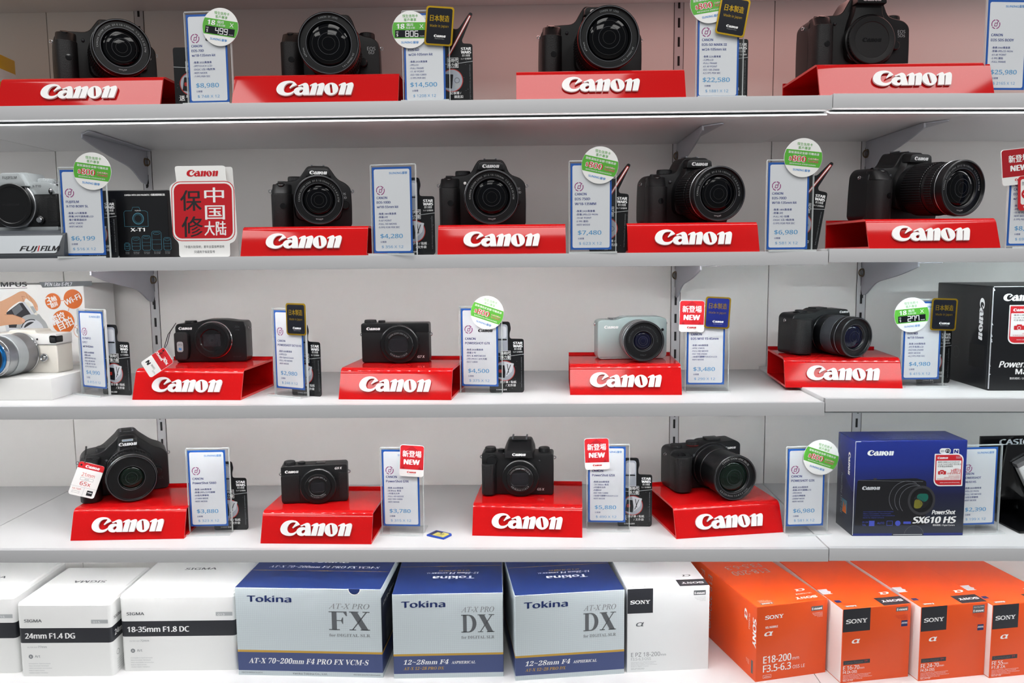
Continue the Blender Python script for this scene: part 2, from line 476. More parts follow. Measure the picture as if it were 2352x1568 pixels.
def thing(name, label, cat, loc=(0, 0, 0), rz=0, group=None, rx=0, ry=0):
    o = bpy.data.objects.new(name, None); COL.objects.link(o); o.empty_display_size = .02
    o.location = loc; o.rotation_euler = (RAD(rx), RAD(ry), RAD(rz))
    o.matrix_basis = Matrix.Translation(loc) @ o.rotation_euler.to_matrix().to_4x4()
    o['label'] = label; o['category'] = cat
    if group: o['group'] = group
    return o
def tag(o, label, cat, group=None):
    o['label'] = label; o['category'] = cat
    if group: o['group'] = group
    return o
def TM(x, y, z): return Matrix.Translation((x, y, z))
# ================================================================== the setting
DW = .3276                                   # depth of the shelves
ROWZ = [.205, 0., -.207, -.4154, -.622]
JX = [.404, .405, .4065, .4185]              # where the two runs of shelves meet
RIGHTZ = [(.2071, -.0027 / .2486), (.0032, -.0019 / .2594), (-.2016, -.0015 / .2692), (-.4143, -.0008 / .2697)]
def shelf_z(row, x):
    if row < 4 and x > JX[row]:
        z, s = RIGHTZ[row]; return z + s * (x - JX[row])
    return ROWZ[row]
def MM(o): return o * 1000

for i, (x0, x1) in enumerate(((-1900, -831), (-829.5, 419.8), (421.2, 1500))):
    b = MB(); b.box(x0, x1, MM(DW), MM(DW) + 16, 0, 2500, 'wall_white', .8)
    o = b.obj('wall_back'); o['kind'] = 'structure'
b = MB(); b.box(-1900, 1500, MM(DW) + 17, MM(DW) + 30, 0, 2500, 'gap'); o = b.obj('wall_rear'); o['kind'] = 'structure'
b = MB(); b.box(-3000, 3000, -3500, MM(DW) + 200, -20, 0, 'floor_tile'); o = b.obj('floor'); o['kind'] = 'structure'

# slotted uprights let into the panels
for X, lab in ((-668.6, 'slotted white upright in the wall behind the red-white hang tag'), (258.4, 'slotted white upright in the wall behind the mint camera and its red badge'), (582.2, 'slotted white upright in the wall behind the blue camera carton')):
    b = MB(); W2 = 7.5
    b.box(X - W2, X + W2, MM(DW) - 1.2, MM(DW) + .2, 300, 2450, 'rail_white', .4)
    for k in range(66):
        z = 320 + k * 31.5
        b.box(X - 1.9, X + 1.9, MM(DW) - 1.45, MM(DW) - 1.1, z, z + 16, 'slot')
    for sx in (-1, 1): b.box(X + sx * (W2 + .6) - .5, X + sx * (W2 + .6) + .5, MM(DW) - .4, MM(DW) + .1, 300, 2450, 'gap')
    tag(b.obj('slotted_upright'), lab, 'rail', 'slotted uprights')

emitter('led_tape', (1, 1, 1), 1.0)
emitter('led_dot', (1, 1, 1), 1.0); emitter('led_dim', (1, 1, 1), 1.0); emitter('led_cool', (.84, .97, 1), 1.0)
SHLAB = ['top shelf board', 'second shelf board', 'third shelf board', 'fourth shelf board']
SHDESC = ['grey-edged white {} of the wide bay, glowing lamp strip under it', 'grey-edged white {} of the wide bay, carrying the red-white warranty card',
          'grey-edged white {} of the wide bay, carrying the mint camera', 'grey-edged white {} of the wide bay, carrying the blue memory card']
SHDESC_R = ['short {} of the far bay under the camera body with a cap', 'short {} of the far bay under the camera with the ribbed zoom barrel',
            'short {} of the far bay under the black camera carton', 'short {} of the far bay under the navy camera carton']
def shelf(row, x0, x1, z, slope, label, drop=0, led=None):
    r = thing('wall_shelf', label, 'shelf', (x0, 0, z + Z0), 0, 'wall shelves', ry=math.degrees(math.atan(-slope)))
    L = MM(x1 - x0)
    th = 18.2 if row in (0, 4) else 12
    b = MB(); b.box(0, L, 1, MM(DW) - .4, -th, 0, 'laminate', .5); b.obj('board', r)
    b = MB(); b.box(0, L, -.6, .98 if th > 13 else 8, -18.3, .1, 'edge_grey', .45); b.obj('front_edge', r)
    b = MB()
    if row == 0:                             # diffuser profile, tilted in towards the wall
        T = TM(0, 22, -20.6) @ Matrix.Rotation(RAD(16), 4, 'X')
        b.box(2, L - 2, -9.5, 9.5, -.4, .8, 'led_tape', 0, 2, T); b.box(2, L - 2, -8.4, 8.4, .9, 1.6, 'silver_paint', 0, 2, T)
    elif row < 4:
        T = TM(0, 16, -15.2 - drop) @ Matrix.Rotation(RAD(48), 4, 'X')
        b.box(2, L - 2, -4.6, 4.6, .3, 1.2, 'silver_paint', 0, 2, T)
        if drop: b.box(2, L - 2, 12, 20, -15 - drop, -12, 'silver_paint')
    n = int(L / 16.7)
    for k in range(n if 0 < row < 4 else 0):
        x = (k + .5) * L / n
        b.box(x - 1.7, x + 1.7, -2.8, 2.8, -.2, .35, led or 'led_dot', 0, 2, T)
    if row < 4: b.obj('led_strip', r)
    return r
for row in range(4):
    shelf(row, -.8295, JX[row] - .0006, ROWZ[row], 0, SHDESC[row].format(SHLAB[row]))
    shelf(row, JX[row] + .0006, 1.48, *RIGHTZ[row], SHDESC_R[row].format(SHLAB[row]), 4 if row == 2 else 0, 'led_cool' if row in (1, 2) else None)
    shelf(row, -1.88, -.8312, ROWZ[row], 0, 'plain end of the {} beyond the joint by the silver-topped camera'.format(SHLAB[row]))
shelf(4, -1.88, 1.48, .44, 0, 'unseen added board shading the top shelf, over the camera body with a cap')  # out-of-view board, added to keep ceiling light off the top shelf's wall
# base: the low cabinet top the lens cartons stand on
for i, (x0, x1) in enumerate(((-1.88, -.8312), (-.8295, .4180), (.4192, 1.48))):
    b = MB(); b.box(MM(x0), MM(x1), -60, MM(DW) - .4, MM(ROWZ[4] + Z0) - 18, MM(ROWZ[4] + Z0), 'laminate', .5)
    b.box(MM(x0), MM(x1), -40, MM(DW) - .4, 0, MM(ROWZ[4] + Z0) - 18.2, 'edge_grey', .5)
    tag(b.obj('base_cabinet'), ['white base cabinet top beyond the joint by the dark-banded cartons', 'white base cabinet under the blue and white lens cartons', 'white base cabinet under the orange lens cartons'][i], 'cabinet', 'base cabinets')

# brackets
def bracket(X, z, side, label):
    r = thing('shelf_bracket', label, 'bracket', (X, DW, z + Z0 - .0184), 0, 'shelf brackets')
    b = MB()
    prof = [(-1.5, -.4), (-208, -.4), (-209, -8, 2), (-150, -22, 40), (-60, -36, 60), (-22, -58, 20), (-8, -60, 2), (-1.5, -50)]
    b.prism(rpoly(prof, 1.5), -1.5, 1.5, 'bracket_grey', 'x', .5, 2)
    b.obj('arm', r)
    b = MB(); s = side
    q = [(0, -206), (s * 22, -232), (s * 26, -228), (s * 12, -6), (0, -6)]
    b.prism(rpoly([(p[0], p[1]) for p in q], 2), -2.4, -.4, 'bracket_grey', 'z', .5, 2)
    b.obj('flange', r)
    b = MB()
    MX = TM(0, -9, -20) @ Matrix.Rotation(RAD(90), 4, 'Y')
    b.cyl(7.5, 5, 'screw', TM(-2.5, -9, -21) @ Matrix.Rotation(RAD(90), 4, 'Y'), .8, 24)
    b.cyl(4.5, 8, 'steel', TM(-4, -9, -21) @ Matrix.Rotation(RAD(90), 4, 'Y'), .8, 20)
    b.torus(6.5, 1.1, 'screw', TM(0, -3.4, -21) @ Matrix.Rotation(RAD(90), 4, 'X'), 20, 6)
    b.obj('cam_screw', r)
    b = MB(); b.prism(rpoly([(-1.6, -44), (-1.6, -62), (-6, -66), (-7, -46)], 1), -1.4, 1.4, 'slot', 'x', .3, 2); b.obj('hook', r)
for row, nm in ((0, 'top'), (1, 'second'), (2, 'third')):
    for X, s, w in ((-.6686, 1, 'above the {}'), (.2584, 1, 'above the {}'), (.5822, 1, 'above the {}')):
        what = {(0, -.6686): 'silver-topped camera sign', (0, .2584): 'the camera beside the 7,480 sign', (0, .5822): 'the ribbed zoom barrel',
                (1, -.6686): 'red-white hang tag', (1, .2584): 'red new badge', (1, .5822): 'camera with the long smooth lens',
                (2, -.6686): 'paper-tagged superzoom camera', (2, .2584): 'large-lens camera', (2, .5822): 'navy camera carton'}[(row, X)]
        bracket(X, shelf_z(row, X), s, 'steel bracket under the {} shelf, {}'.format(nm, w.format(what)))

# ================================================================== red acrylic stands
STANDS = {}
def stand(key, loc, rz, w, h, d, label, logo=105, dx=0, slope=16):
    r = thing('display_stand', label, 'stand', loc, rz, 'red acrylic camera stands')
    t = 3.2
    b = MB()
    outer = [(0, 0), (slope, h, 8.5), (d - .1, h, .1), (d - .1, h + 4, .6), (d + t, h + 4, .6), (d + t, 0, 1.5)]
    inner = [(d, t), (d, h - t), (slope + 1.5, h - t), (t + 1, t)]
    loop = rpoly(outer, .8, 8)
    n = len(loop)
    # closed tube profile extruded along x: outer skin, inner skin, two end rims
    V = [(-w / 2, p[0], p[1]) for p in loop] + [(w / 2, p[0], p[1]) for p in loop]
    b.add(V, [(i, n + i, n + (i + 1) % n, (i + 1) % n) for i in range(n)], 'red')
    k = len(inner)
    V = [(-w / 2, p[0], p[1]) for p in inner] + [(w / 2, p[0], p[1]) for p in inner]
    b.add(V, [(i, k + i, k + (i + 1) % k, (i + 1) % k) for i in range(k)], 'red')
    flat, tr = tess([loop, inner])
    for sx in (-1, 1): b.add([(sx * w / 2, p[0], p[1]) for p in flat], tr, 'red_edge', None, False)
    b.obj('body', r)
    b = MB()
    a = math.atan2(slope, h)
    M = TM(dx, slope / 2 - 1 - .35, h / 2 - .5) @ Matrix.Rotation(-a, 4, 'X') @ FRONT
    b.word(0, 0, logo, 'logo_white', M, .2, 2.6)
    b.obj('lettering', r, label='raised white wordmark')
    STANDS[key] = (r, h)
    return r
def stand_px(key, row, pl, pr, w, label, dz=0, h=43.5, **k):
    z = shelf_z(row, AT(*pr, ROWZ[row] + Z0).x) + Z0 + dz
    A, B = AT(*pl, z), AT(*pr, z); m = (A + B) / 2
    return stand(key, (m.x, m.y, z), math.degrees(math.atan2(B.y - A.y, B.x - A.x)), w, h, 131, label, **k)
def stand_y(key, row, pl, pr, y, h, label, d=165, rz=0, **k):
    z = ROWZ[row] + Z0
    x0, x1 = XA(pl, y, z), XA(pr, y, z); z = shelf_z(row, max(x0, (x0 + x1) / 2)) + Z0
    return stand(key, ((x0 + x1) / 2, y, z), rz, MM(x1 - x0), h, d, label, **k)
stand_y('70D', 0, -8, 367, .012, 43, 'wide red display stand under the camera with the glinting top plate', dx=0)
stand_y('6D', 0, 532, 914, .012, 43, 'wide red display stand under the camera beside the 806 sticker sign', dx=0)
stand_y('5D3', 0, 1186, 1576, .012, 43, 'wide red display stand in the middle of the top shelf, white glint on its edge')
stand_y('5DS', 0, 1884, 2284, .012, 46, 'wide red display stand under the camera body without a lens', dx=8)
stand_y('100D', 1, 552, 842, .006, 41, 'red display stand between the warranty card and the 4,280 price sign', dx=0)
stand_y('750D', 1, 1005, 1300, .006, 41, 'red display stand between the 4,280 and 7,480 price signs')
stand_y('700D', 1, 1443, 1745, .006, 41, 'red display stand between the 7,480 price sign and the shelf-end price sign')
stand_y('760D', 1, 1997, 2298, .006, 41, 'red display stand under the camera with the ribbed zoom barrel', dx=-4)
stand_px('SX710', 2, (303, 918), (553, 919), 163, 'red display stand under the camera with the red-white hang tag')
stand_px('G7X', 2, (776, 917), (1038, 919), 165, 'red display stand under the square black compact camera of the third shelf')
stand_px('M10', 2, (1309, 907), (1567, 907), 163, 'red display stand under the mint camera')
stand_px('M3', 2, (1807, 890), (2070, 892), 168, 'red display stand straddling the shelf joint under the long smooth lens')
stand_px('SX60', 3, (160, 1242), (424, 1237), 166, 'red display stand under the superzoom camera with the paper tag')
stand_px('G9X', 3, (598, 1248), (853, 1250), 163, 'red display stand beside the blue memory card, under the small flat camera')
stand_px('G5X', 3, (1084, 1230), (1338, 1235), 163, 'red display stand under the camera with a viewfinder hump')
stand_px('G3X', 3, (1553, 1238), (1800, 1222), 166, 'red display stand turned aside under the large-lens camera of the fourth shelf')

# ================================================================== price signs
def logo_mark(b, x, z, r, M):
    for a0, a1 in ((100, 205), (-80, 25), (215, 262), (40, 88)): b.ringline(x, z, r, r * .2, 'ink_purple', M, .2, a0, a1, 14)
    q = r * .42
    b.line([(x - q * .8, z - q), (x + q * .6, z - q), (x + q, z + q * .5), (x - q * .4, z + q * .7), (x - q * .8, z - q)], r * .15, 'ink_purple', M, .2)
    b.line([(x + q * .9, z + q * .9), (x + q * 1.3, z + q * 1.4)], r * .2, 'ink_purple', M, .2)
CW, CH = 56., 117.                            # printed card
SIGNS = {}
def sign(key, loc, rz, names, bullets, price, month, label, cz=10., canon=False, nh=3.1, npos=74., bl=None, cut=0, tilt=0, base=True):
    r = thing('price_sign', label, 'price sign', loc, rz, 'acrylic price signs', rx=tilt)
    W2 = CW / 2 + 1.5; top = cz + CH + 2.5
    b = MB()
    b.box(-W2, W2 + 4, -1.9, -.9, 0, top, 'acrylic'); b.box(-W2, W2 + 4, .9, 1.9, 0, top, 'acrylic')
    b.box(-W2, W2 + 4, -2, 2, top, top + 1.2, 'acrylic_edge', .3); b.box(-W2 - .8, -W2, -1.9, 1.9, 0, top, 'acrylic_edge'); b.box(W2 + 4, W2 + 4.8, -1.9, 1.9, 0, top, 'acrylic_edge')
    if base:
        b.box(-W2 - 1, W2 + 5, -16, 26, .1, 2.4, 'acrylic')
        b.box(-W2 - 1, W2 + 5, -16.8, -16, .1, 2.4, 'acrylic_edge'); b.box(-W2 - 1, W2 + 5, 26, 26.8, .1, 2.4, 'acrylic_edge')
    b.obj('acrylic_holder', r)
    c = MB(); c.box(-CW / 2, CW / 2, -.3, .3, cz, cz + CH, 'card_blue'); card = c.obj('price_card', r)
    c = MB(); M = face_front(-.3) @ TM(0, cz, 0)
    c.rect(-CW / 2 + 2.6, CW / 2 - 2.6, 2.6, CH - 2.8, 'paper', M, .06, 2.5)
    c.text('SUNING', CW / 2 - 13.5, CH - 9.6, 2.6, 'ink_sky', M, 'r', 18, off=.012); c.text('蘇寧', CW / 2 - 12.8, CH - 9.8, 2.9, 'ink_sky', M, 'l', 7, off=.008)
    logo_mark(c, -CW / 2 + 11.5, CH - 31.5, 5.6, M)
    if canon: c.word(9, CH - 33, 22, 'ink_black', M)
    y = npos
    for i, s in enumerate(names):
        V, Fc, a, bb = text2d(s, 0, 0, 1.); full = (bb - a) * nh / capk(s)
        c.text(s, -CW / 2 + 6, y, nh, 'ink_navy', M, 'l', min(full, CW - 9.5), off=.016); y -= nh * 2.0
    y -= 2.8; bh = 2.25 if len(bullets) < 6 else 2.1
    for s in bullets:
        V, Fc, a, bb = text2d('-' + s, 0, 0, 1.); full = (bb - a) * bh / capk(s) * 1.08
        c.text('-' + s, -CW / 2 + 7.5, y, bh, 'ink_navy', M, 'l', min(full, CW - 11), off=.009); y -= bh * 2.05
    if price:
        c.text(price, -2, 20.5, 5.6, 'ink_price', M, 'c', 4.6 * len(price) + 4.2, off=.012)
        c.text('分期價', -CW / 2 + 10, 14.2, 2.0, 'ink_navy', M, 'l')
    if month: c.text(month, -1, 6.8, 3.5, 'ink_price', M, 'c', 31)
    c.obj('lettering', card)
    SIGNS[key] = r
    return r

def badge_at(r, px, py, ly): return ONP(px, py, r, ly)
def round_sticker(r, px, py, kind, rot=0, d=51, amount=''):
    x, z = ONP(px, py, r, -3); R_ = d / 2
    g = MB(); T = TM(x, 0, z) @ Matrix.Rotation(RAD(rot), 4, 'Y')
    g.prism(ell(0, 0, R_, n=56), -3.1, -2.3, 'paper_white', 'y', 0, 2, T); o = g.obj('promo_sticker', r)
    g = MB(); M = T @ face_front(-3.1)
    # green band = circle cut by two chords
    def band(y0, y1):
        n = 14; right = [(math.sqrt(R_ * R_ - y * y) - .3, y) for y in (y0 + (y1 - y0) * i / n for i in range(n + 1))]
        return right + [(-p[0], p[1]) for p in right[::-1]]
    g.poly(band(-11.5, 9.5), 'green', M, .05)
    g.text('恒生信用卡', 0, 16.2, 3.0, 'ink_green', M, 'c', 21); g.text('客戶專享', 0, 11.2, 3.0, 'ink_green', M, 'c', 17)
    g.text('SUNING', 3, -18, 2.6, 'ink_sky', M, 'r', 15, off=.012); g.text('蘇寧', 4, -18.2, 2.7, 'ink_sky', M, 'l', 7.5, off=.008)
    if kind == '800':
        g.text('簽賬滿指定金額·可賺高達', 0, 4.6, 2.5, 'ink_white', M, 'c', 42, off=.01)
        for k, mt, of in ((.2, 'ink_white', .045), (.26, 'ink_red', .012)):
            g.text('$', -17.5, -5.2, 5.0, mt, M, 'c', lift=k, off=of); g.text('800', -5.5, -5.6, 7.2, mt, M, 'c', 19, lift=k, off=of)
        for q, yy in (('Cash Dollars', -1.6), ('現金回贈優惠', -5.4)):
            g.text(q, 14, yy, 2.2, 'ink_white', M, 'c', 14, lift=.2, off=.03 if q[0] == 'C' else .012)
            g.text(q, 14, yy, 2.2, 'badge_red', M, 'c', 14, lift=.25)
        g.text('優惠受條款約束·詳情請向店員查詢', 0, -9.6, 1.4, 'ink_white', M, 'c', 36)
    else:
        g.text('18', -13, 1.2, 6.2, 'ink_white', M, 'c', 10, off=.03); g.text('個月', -.6, 4.6, 3.0, 'ink_white', M, 'c', 9, off=.01)
        g.text('免息分期', .4, 1.0, 2.1, 'ink_white', M, 'c', 12); g.text('X', 15.5, 1.6, 5.2, 'ink_white', M, 'c', 5.5)
        g.rect(-20.5, 20.5, -10.2, -.6, 'badge_black', M, .1)
        g.text('HK', -17.4, -4, 1.8, 'ink_white', M, 'c'); g.text('$', -17.4, -9, 4, 'ink_white', M, 'c'); g.text('/month', 16, -9.2, 1.5, 'ink_white', M, 'c', 6)
        SEG = {'0': 'abcdef', '2': 'abged', '4': 'fgbc', '6': 'afgedc', '7': 'abcf', '8': 'abcdefg', '9': 'abcdfg'}
        for i, ch in enumerate(amount):
            x0 = -6 + i * 6.2; w, h = 4.2, 3.6; yb = -9.0
            P = {'a': ((x0, yb + 2 * h), (x0 + w, yb + 2 * h)), 'b': ((x0 + w, yb + h), (x0 + w, yb + 2 * h)), 'c': ((x0 + w, yb), (x0 + w, yb + h)), 'd': ((x0, yb), (x0 + w, yb)), 'e': ((x0, yb), (x0, yb + h)), 'f': ((x0, yb + h), (x0, yb + 2 * h)), 'g': ((x0, yb + h), (x0 + w, yb + h))}
            for s in SEG[ch]: g.line([P[s][0], P[s][1]], 1.0, 'ink_white', M, .2)
    g.obj('lettering', o)
def gold_badge(r, px, py, rot=0, face='badge_black', w=36, h=48, ly=-3.4, word='gold'):
    x, z = ONP(px, py, r, ly)
    g = MB(); T = TM(x, 0, z) @ Matrix.Rotation(RAD(rot), 4, 'Y')
    g.prism(rrect(-w / 2, w / 2, -h / 2, h / 2, 4), ly - .5, ly + .3, 'gold', 'y', 0, 2, T); o = g.obj('origin_badge', r)
    g = MB(); M = T @ face_front(ly - .5)
    g.rect(-w / 2 + 2.2, w / 2 - 2.2, -h / 2 + 2.2, h / 2 - 2.2, face, M, .06, 3)
    g.text('日本製造', 0, 6.5, 6.4, 'gold', M, 'c', 26, off=.014); g.text('Made in Japan', 0, -1.5, 3.2, 'gold', M, 'c', 25)
    g.word(1.5, -13, 16, 'ink_white', M); g.text('Delighting You Always', 1.5, -17, 1.0, 'ink_lgrey', M, 'c', 13)
    g.obj('lettering', o)
def new_badge(r, px, py, rot=0, w=36.5, h=47, ly=-3.4, dark=False):
    x, z = ONP(px, py, r, ly)
    g = MB(); T = TM(x, 0, z) @ Matrix.Rotation(RAD(rot), 4, 'Y')
    g.prism(rrect(-w / 2, w / 2, -h / 2, h / 2, 4), ly - .5, ly + .3, 'paper_white', 'y', 0, 2, T); o = g.obj('new_badge', r)
    g = MB(); M = T @ face_front(ly - .5); red = 'badge_dred' if dark else 'badge_red'
    g.poly(rrect(-w / 2 + .7, w / 2 - .7, -h / 2 + 11, h / 2 - .7, [0, 3.5, 3.5, 0]), red, M, .06)
    for (xa, xb, yt, yb) in ((-9, 9, h / 2 - .8, h / 2 - 8), (-15, -10, -h / 2 + 15.5, -h / 2 + 11.1), (9, 15, -h / 2 + 15.5, -h / 2 + 11.1)):
        g.poly([(xa, yb), (xb, yb), ((xa + xb) / 2, yt)], 'badge_dred', M, .08)
    g.text('新登場', 0, 6.5, 7.6, 'ink_white', M, 'c', 28, off=.022); g.text('NEW', 0, -5.5, 7.4, 'ink_white', M, 'c', 23, off=.035)
    g.word(0, -h / 2 + 6.8, 13.5, 'badge_red', M); g.text('Delighting You Always', 0, -h / 2 + 3.4, .9, 'ink_lgrey', M, 'c', 12)
    g.obj('lettering', o)

def sign_y(key, row, pxl, pxr, y, rz, *a, **k):        # placed by the columns of its card's foot and a chosen depth
    z = ROWZ[row] + Z0; xm = XA((pxl + pxr) / 2, y, z); return sign(key, (xm, y, shelf_z(row, xm) + Z0), rz, *a, **k)
def sign_p(key, row, px, py, rz, *a, **k):              # placed by the pixel of the middle of its base's front edge
    z = shelf_z(row, AT(px, py, ROWZ[row] + Z0).x) + Z0; p = AT(px, py, z); t = RAD(rz)
    return sign(key, (p.x - math.sin(t) * .0168, p.y + math.cos(t) * .0168, z), rz, *a, **k)
PX = '像素:2020萬像素'
sign_y('70D', 0, 436, 529, .022, -3, ['CANON', 'EOS-70D', 'w/18-135mm kit'], [PX, '3吋TOUCH LCD', 'DIGIC 5及19點對焦', 'WIFI MODE', '7 FPS PER SEC'], '$8,980', '$ 748 X 12', 'price sign with a tilted white-green round sticker reading 499', canon=True, cz=5)
sign_y('6D', 0, 933, 1022, .022, -2, ['CANON', 'EOS-6D', 'w/24-105mm kit'], [PX, '3吋LCD', 'FULL FRAME', '11 AF POINT', 'ISO 100-12800', '5 FPS PER SEC'], '$14,500', '$ 1208 X 12', 'price sign with a round sticker reading 806 and a gold-rimmed black badge', cz=2)
sign_y('5D3', 0, 1603, 1692, .022, 2, ['CANON', 'EOS-5D MARK III', 'w/24-105mm kit'], ['像素:2230萬像素', '3.2吋LCD', 'FULL FRAME', '61 AF POINT', 'ISO 100-25600', '6.5 FPS PER SEC'], '$22,580', '$ 1881 X 12', 'price sign with a cropped $800 sticker and gold badge, 22,580 dollars', cz=3)
sign_y('5DS', 0, 2256, 2354, .03, 5, ['CANON', 'EOS 5DS BODY'], ['像素:5060萬像素', '熒幕:3吋LCD MON', '61 AF POINT', '5 FPS 連拍', 'FULL FRAME'], '$25,980', '$ 2165 X 12', 'price sign without stickers behind the stand of the capless-lens camera body', nh=3.3, npos=70)
sign_y('FUJI', 1, 151, 244, .016, 4, ['FUJIFILM', 'X-T10 BOBY SL'], ['像素:1670萬像素', '熒幕:3吋可調角度LCD', '電子觀景器設計', 'APSC CMOS', 'WIFI MODE'], '$6,199', '$ 516 X 12', 'price sign with a round $800 sticker beside the silver-topped camera', cz=4, npos=72)
sign_y('100D', 1, 862, 946, .016, -8, ['CANON', 'EOS-100D', 'w/18-55mm kit'], ['像素:1800萬像素', '熒幕:3吋', '9 AF POINT', 'FULL HD MOVIE', '5 FPS FOR PER SEC'], '$4,280', '$ 356 X 12', 'plain price sign of the second shelf without any sticker, 4,280 dollars', cz=3)
sign_y('750D', 1, 1314, 1401, .016, -2, ['CANON', 'EOS 750D', 'W/18-135MM'], ['像素:2420萬像素', '熒幕:3吋LCD MON', '19 AF POINT', '5 FPS 連拍', 'WIFI MODE'], '$7,480', '$ 623 X 12', 'price sign with a tilted round $800 sticker in the middle of the second shelf', cz=5, nh=3.3)
sign_y('700D', 1, 1760, 1854, .016, 2, ['CANON', 'EOS-700D', 'W/18-135mm kit'], ['像素:1800萬像素', '熒幕:3吋', 'FULL HD 拍攝', 'DIGIC 5及 9點對焦', '5 FPS FOR PER SEC'], '$6,980', '$ 581 X 12', 'price sign with a round $800 sticker at the end of the wide second shelf', cz=3)
sign_y('760D', 1, 2313, 2400, .02, 4, ['CANON', 'EOS-760D', 'w/18-135mm kit'], ['像素:2420萬像素', '3吋多角度LCD', '19 AF POINT', 'WIFI MODE', '5 FPS PER SEC'], '$8,380', '$ 698 X 12', 'price sign with a dark red slanted new badge, cut by the picture edge', cz=4)
sign_p('EPL7', 2, 196, 909, -27, ['OLYMPUS', 'E-PL7', 'w/14-42mm'], ['像素:1600萬像素', '熒幕:3.0吋', '8FPS FOR PER SEC', 'FULL HD MOVIE', '14 種 ART FILTER', '8 FPS FOR PER SEC'], '$4,990', '$ 415 X 12', 'price sign turned aside by the white plinth')
sign_p('SX710', 2, 650, 912, -27, ['CANON', 'POWERSHOT SX710 HS'], [PX, '3.0吋LCD', '30x Optical Zoom', 'FULL HD MOVIE', 'WIFI MODE'], '$2,980', '$ 248 X 12', 'price sign turned aside with a lone gold-rimmed black badge at its top', npos=70)
sign_p('G7X', 2, 1098, 906, -8, ['CANON', 'POWERSHOT G7X'], [PX, '熒幕:3 吋', 'NFC & WIFI MODE', '1吋CMOS 1.8大光圈', 'ISO 12800'], '$4,500', '$ 375 X 12', 'price sign of the third shelf with a round $800 sticker', canon=True, npos=70, nh=3.3)
sign_p('M10', 2, 1624, 902, -2, ['CANON', 'EOS M10 15-45mm'], ['像素:1800萬像素', 'APSC CMOS', 'FULL HD MOVIE', 'ISO 100-25600', '180度可翻轉TOUCH LCD', 'WIFI MODE'], '$3,480', '$ 290 X 12', 'price sign with a red new badge and a gold-rimmed blue badge', npos=74, nh=3.3)
sign_p('M3', 2, 2126, 890, 2, ['CANON', 'EOS M3', 'w/18-55mm'], ['像素:2430萬像素', '3吋多角度LCD', 'ISO100-25600', 'WIFI MODE', '4.2 FPS PER SEC'], '$4,980', '$ 415 X 12', 'price sign with a round sticker reading 277 and a gold-rimmed black badge')
sign_p('SX60', 3, 474, 1231, 3, ['CANON', 'PowerShot SX60'], ['像素:1600萬像素', '熒幕:3吋LCD可翻轉', '65倍光學變焦', '21MM WIDE', 'WIFI MODE'], '$3,880', '$ 323 X 12', 'plain price sign of the fourth shelf beside the superzoom camera', npos=72, nh=3.3)
sign_p('G9X', 3, 918, 1231, -3, ['CANON', 'PowerShot G9X'], [PX, '28-84mm 焦段', '1吋感光元件', 'FULL HD MOVIE', 'ISO 100-12800', 'WIFI MODE'], '$3,780', '$ 315 X 12', 'price sign with a red new badge beside the blue memory card', npos=74, nh=3.4)
sign_p('G5X', 3, 1395, 1222, -2, ['CANON', 'PowerShot G5X'], [PX, ' 24-100mm 焦段', '1吋感光元件', '內置EVF', 'ISO 100-12800', '180度可翻轉TOUCH LCD', 'WIFI MODE'], '$5,880', '$ 490 X 12', 'price sign whose red new badge hangs over its upper corner, beside the hump camera', npos=78, nh=3.4)
sign_p('G3X', 3, 1858, 1231, 4, ['CANON', 'POWESHOT G3X'], [PX, '熒幕:3吋可翻轉LCD', '1吋CMOS', '25倍光學變焦', '24MM WIDE', 'WIFI MODE'], '$6,980', '$ 581 X 12', 'price sign of the fourth shelf with a round $800 sticker by the navy carton', npos=74, nh=3.3)
sign_p('SX610', 3, 2257, 1228, 5, ['CANON', 'POWERSHOT', 'SX610 HS'], [PX, '3吋LCD MON', 'FULL HD MOVIE', '18倍光學變焦', 'WIFI MODE'], '$2,390', '$ 199 X 12', 'price sign half hidden behind the navy camera carton', npos=76)
S = SIGNS
round_sticker(S['70D'], 506, 62, '18', 10, 50, '499')
round_sticker(S['6D'], 942, 68, '18', 1, 49, '806'); gold_badge(S['6D'], 1009, 60, 5, w=38, h=51)
round_sticker(S['5D3'], 1629, 8, '800', -9, 51); gold_badge(S['5D3'], 1683, 38, 10, w=40, h=50, ly=-4.2)
round_sticker(S['FUJI'], 212, 393, '800', 8, 51)
round_sticker(S['750D'], 1378, 379, '800', 13, 50)
round_sticker(S['700D'], 1845, 362, '800', 6, 52)
new_badge(S['760D'], 2340, 382, -6, 48, 48, dark=True)
gold_badge(S['SX710'], 680, 733, 0, w=38, h=47)
round_sticker(S['G7X'], 1119, 718, '800', 18, 50)
new_badge(S['M10'], 1589, 726, 1, 37, 47); gold_badge(S['M10'], 1648, 718, 3, 'badge_blue', 37, 47)
round_sticker(S['M3'], 2094, 723, '18', -5, 52, '277'); gold_badge(S['M3'], 2168, 722, 2, w=38.5, h=48, ly=-4.2)
new_badge(S['G9X'], 946, 1058, 3, 36.5, 48)
new_badge(S['G5X'], 1371, 1042, -2, 37, 48)
round_sticker(S['G3X'], 1886, 1050, '800', 19, 53)
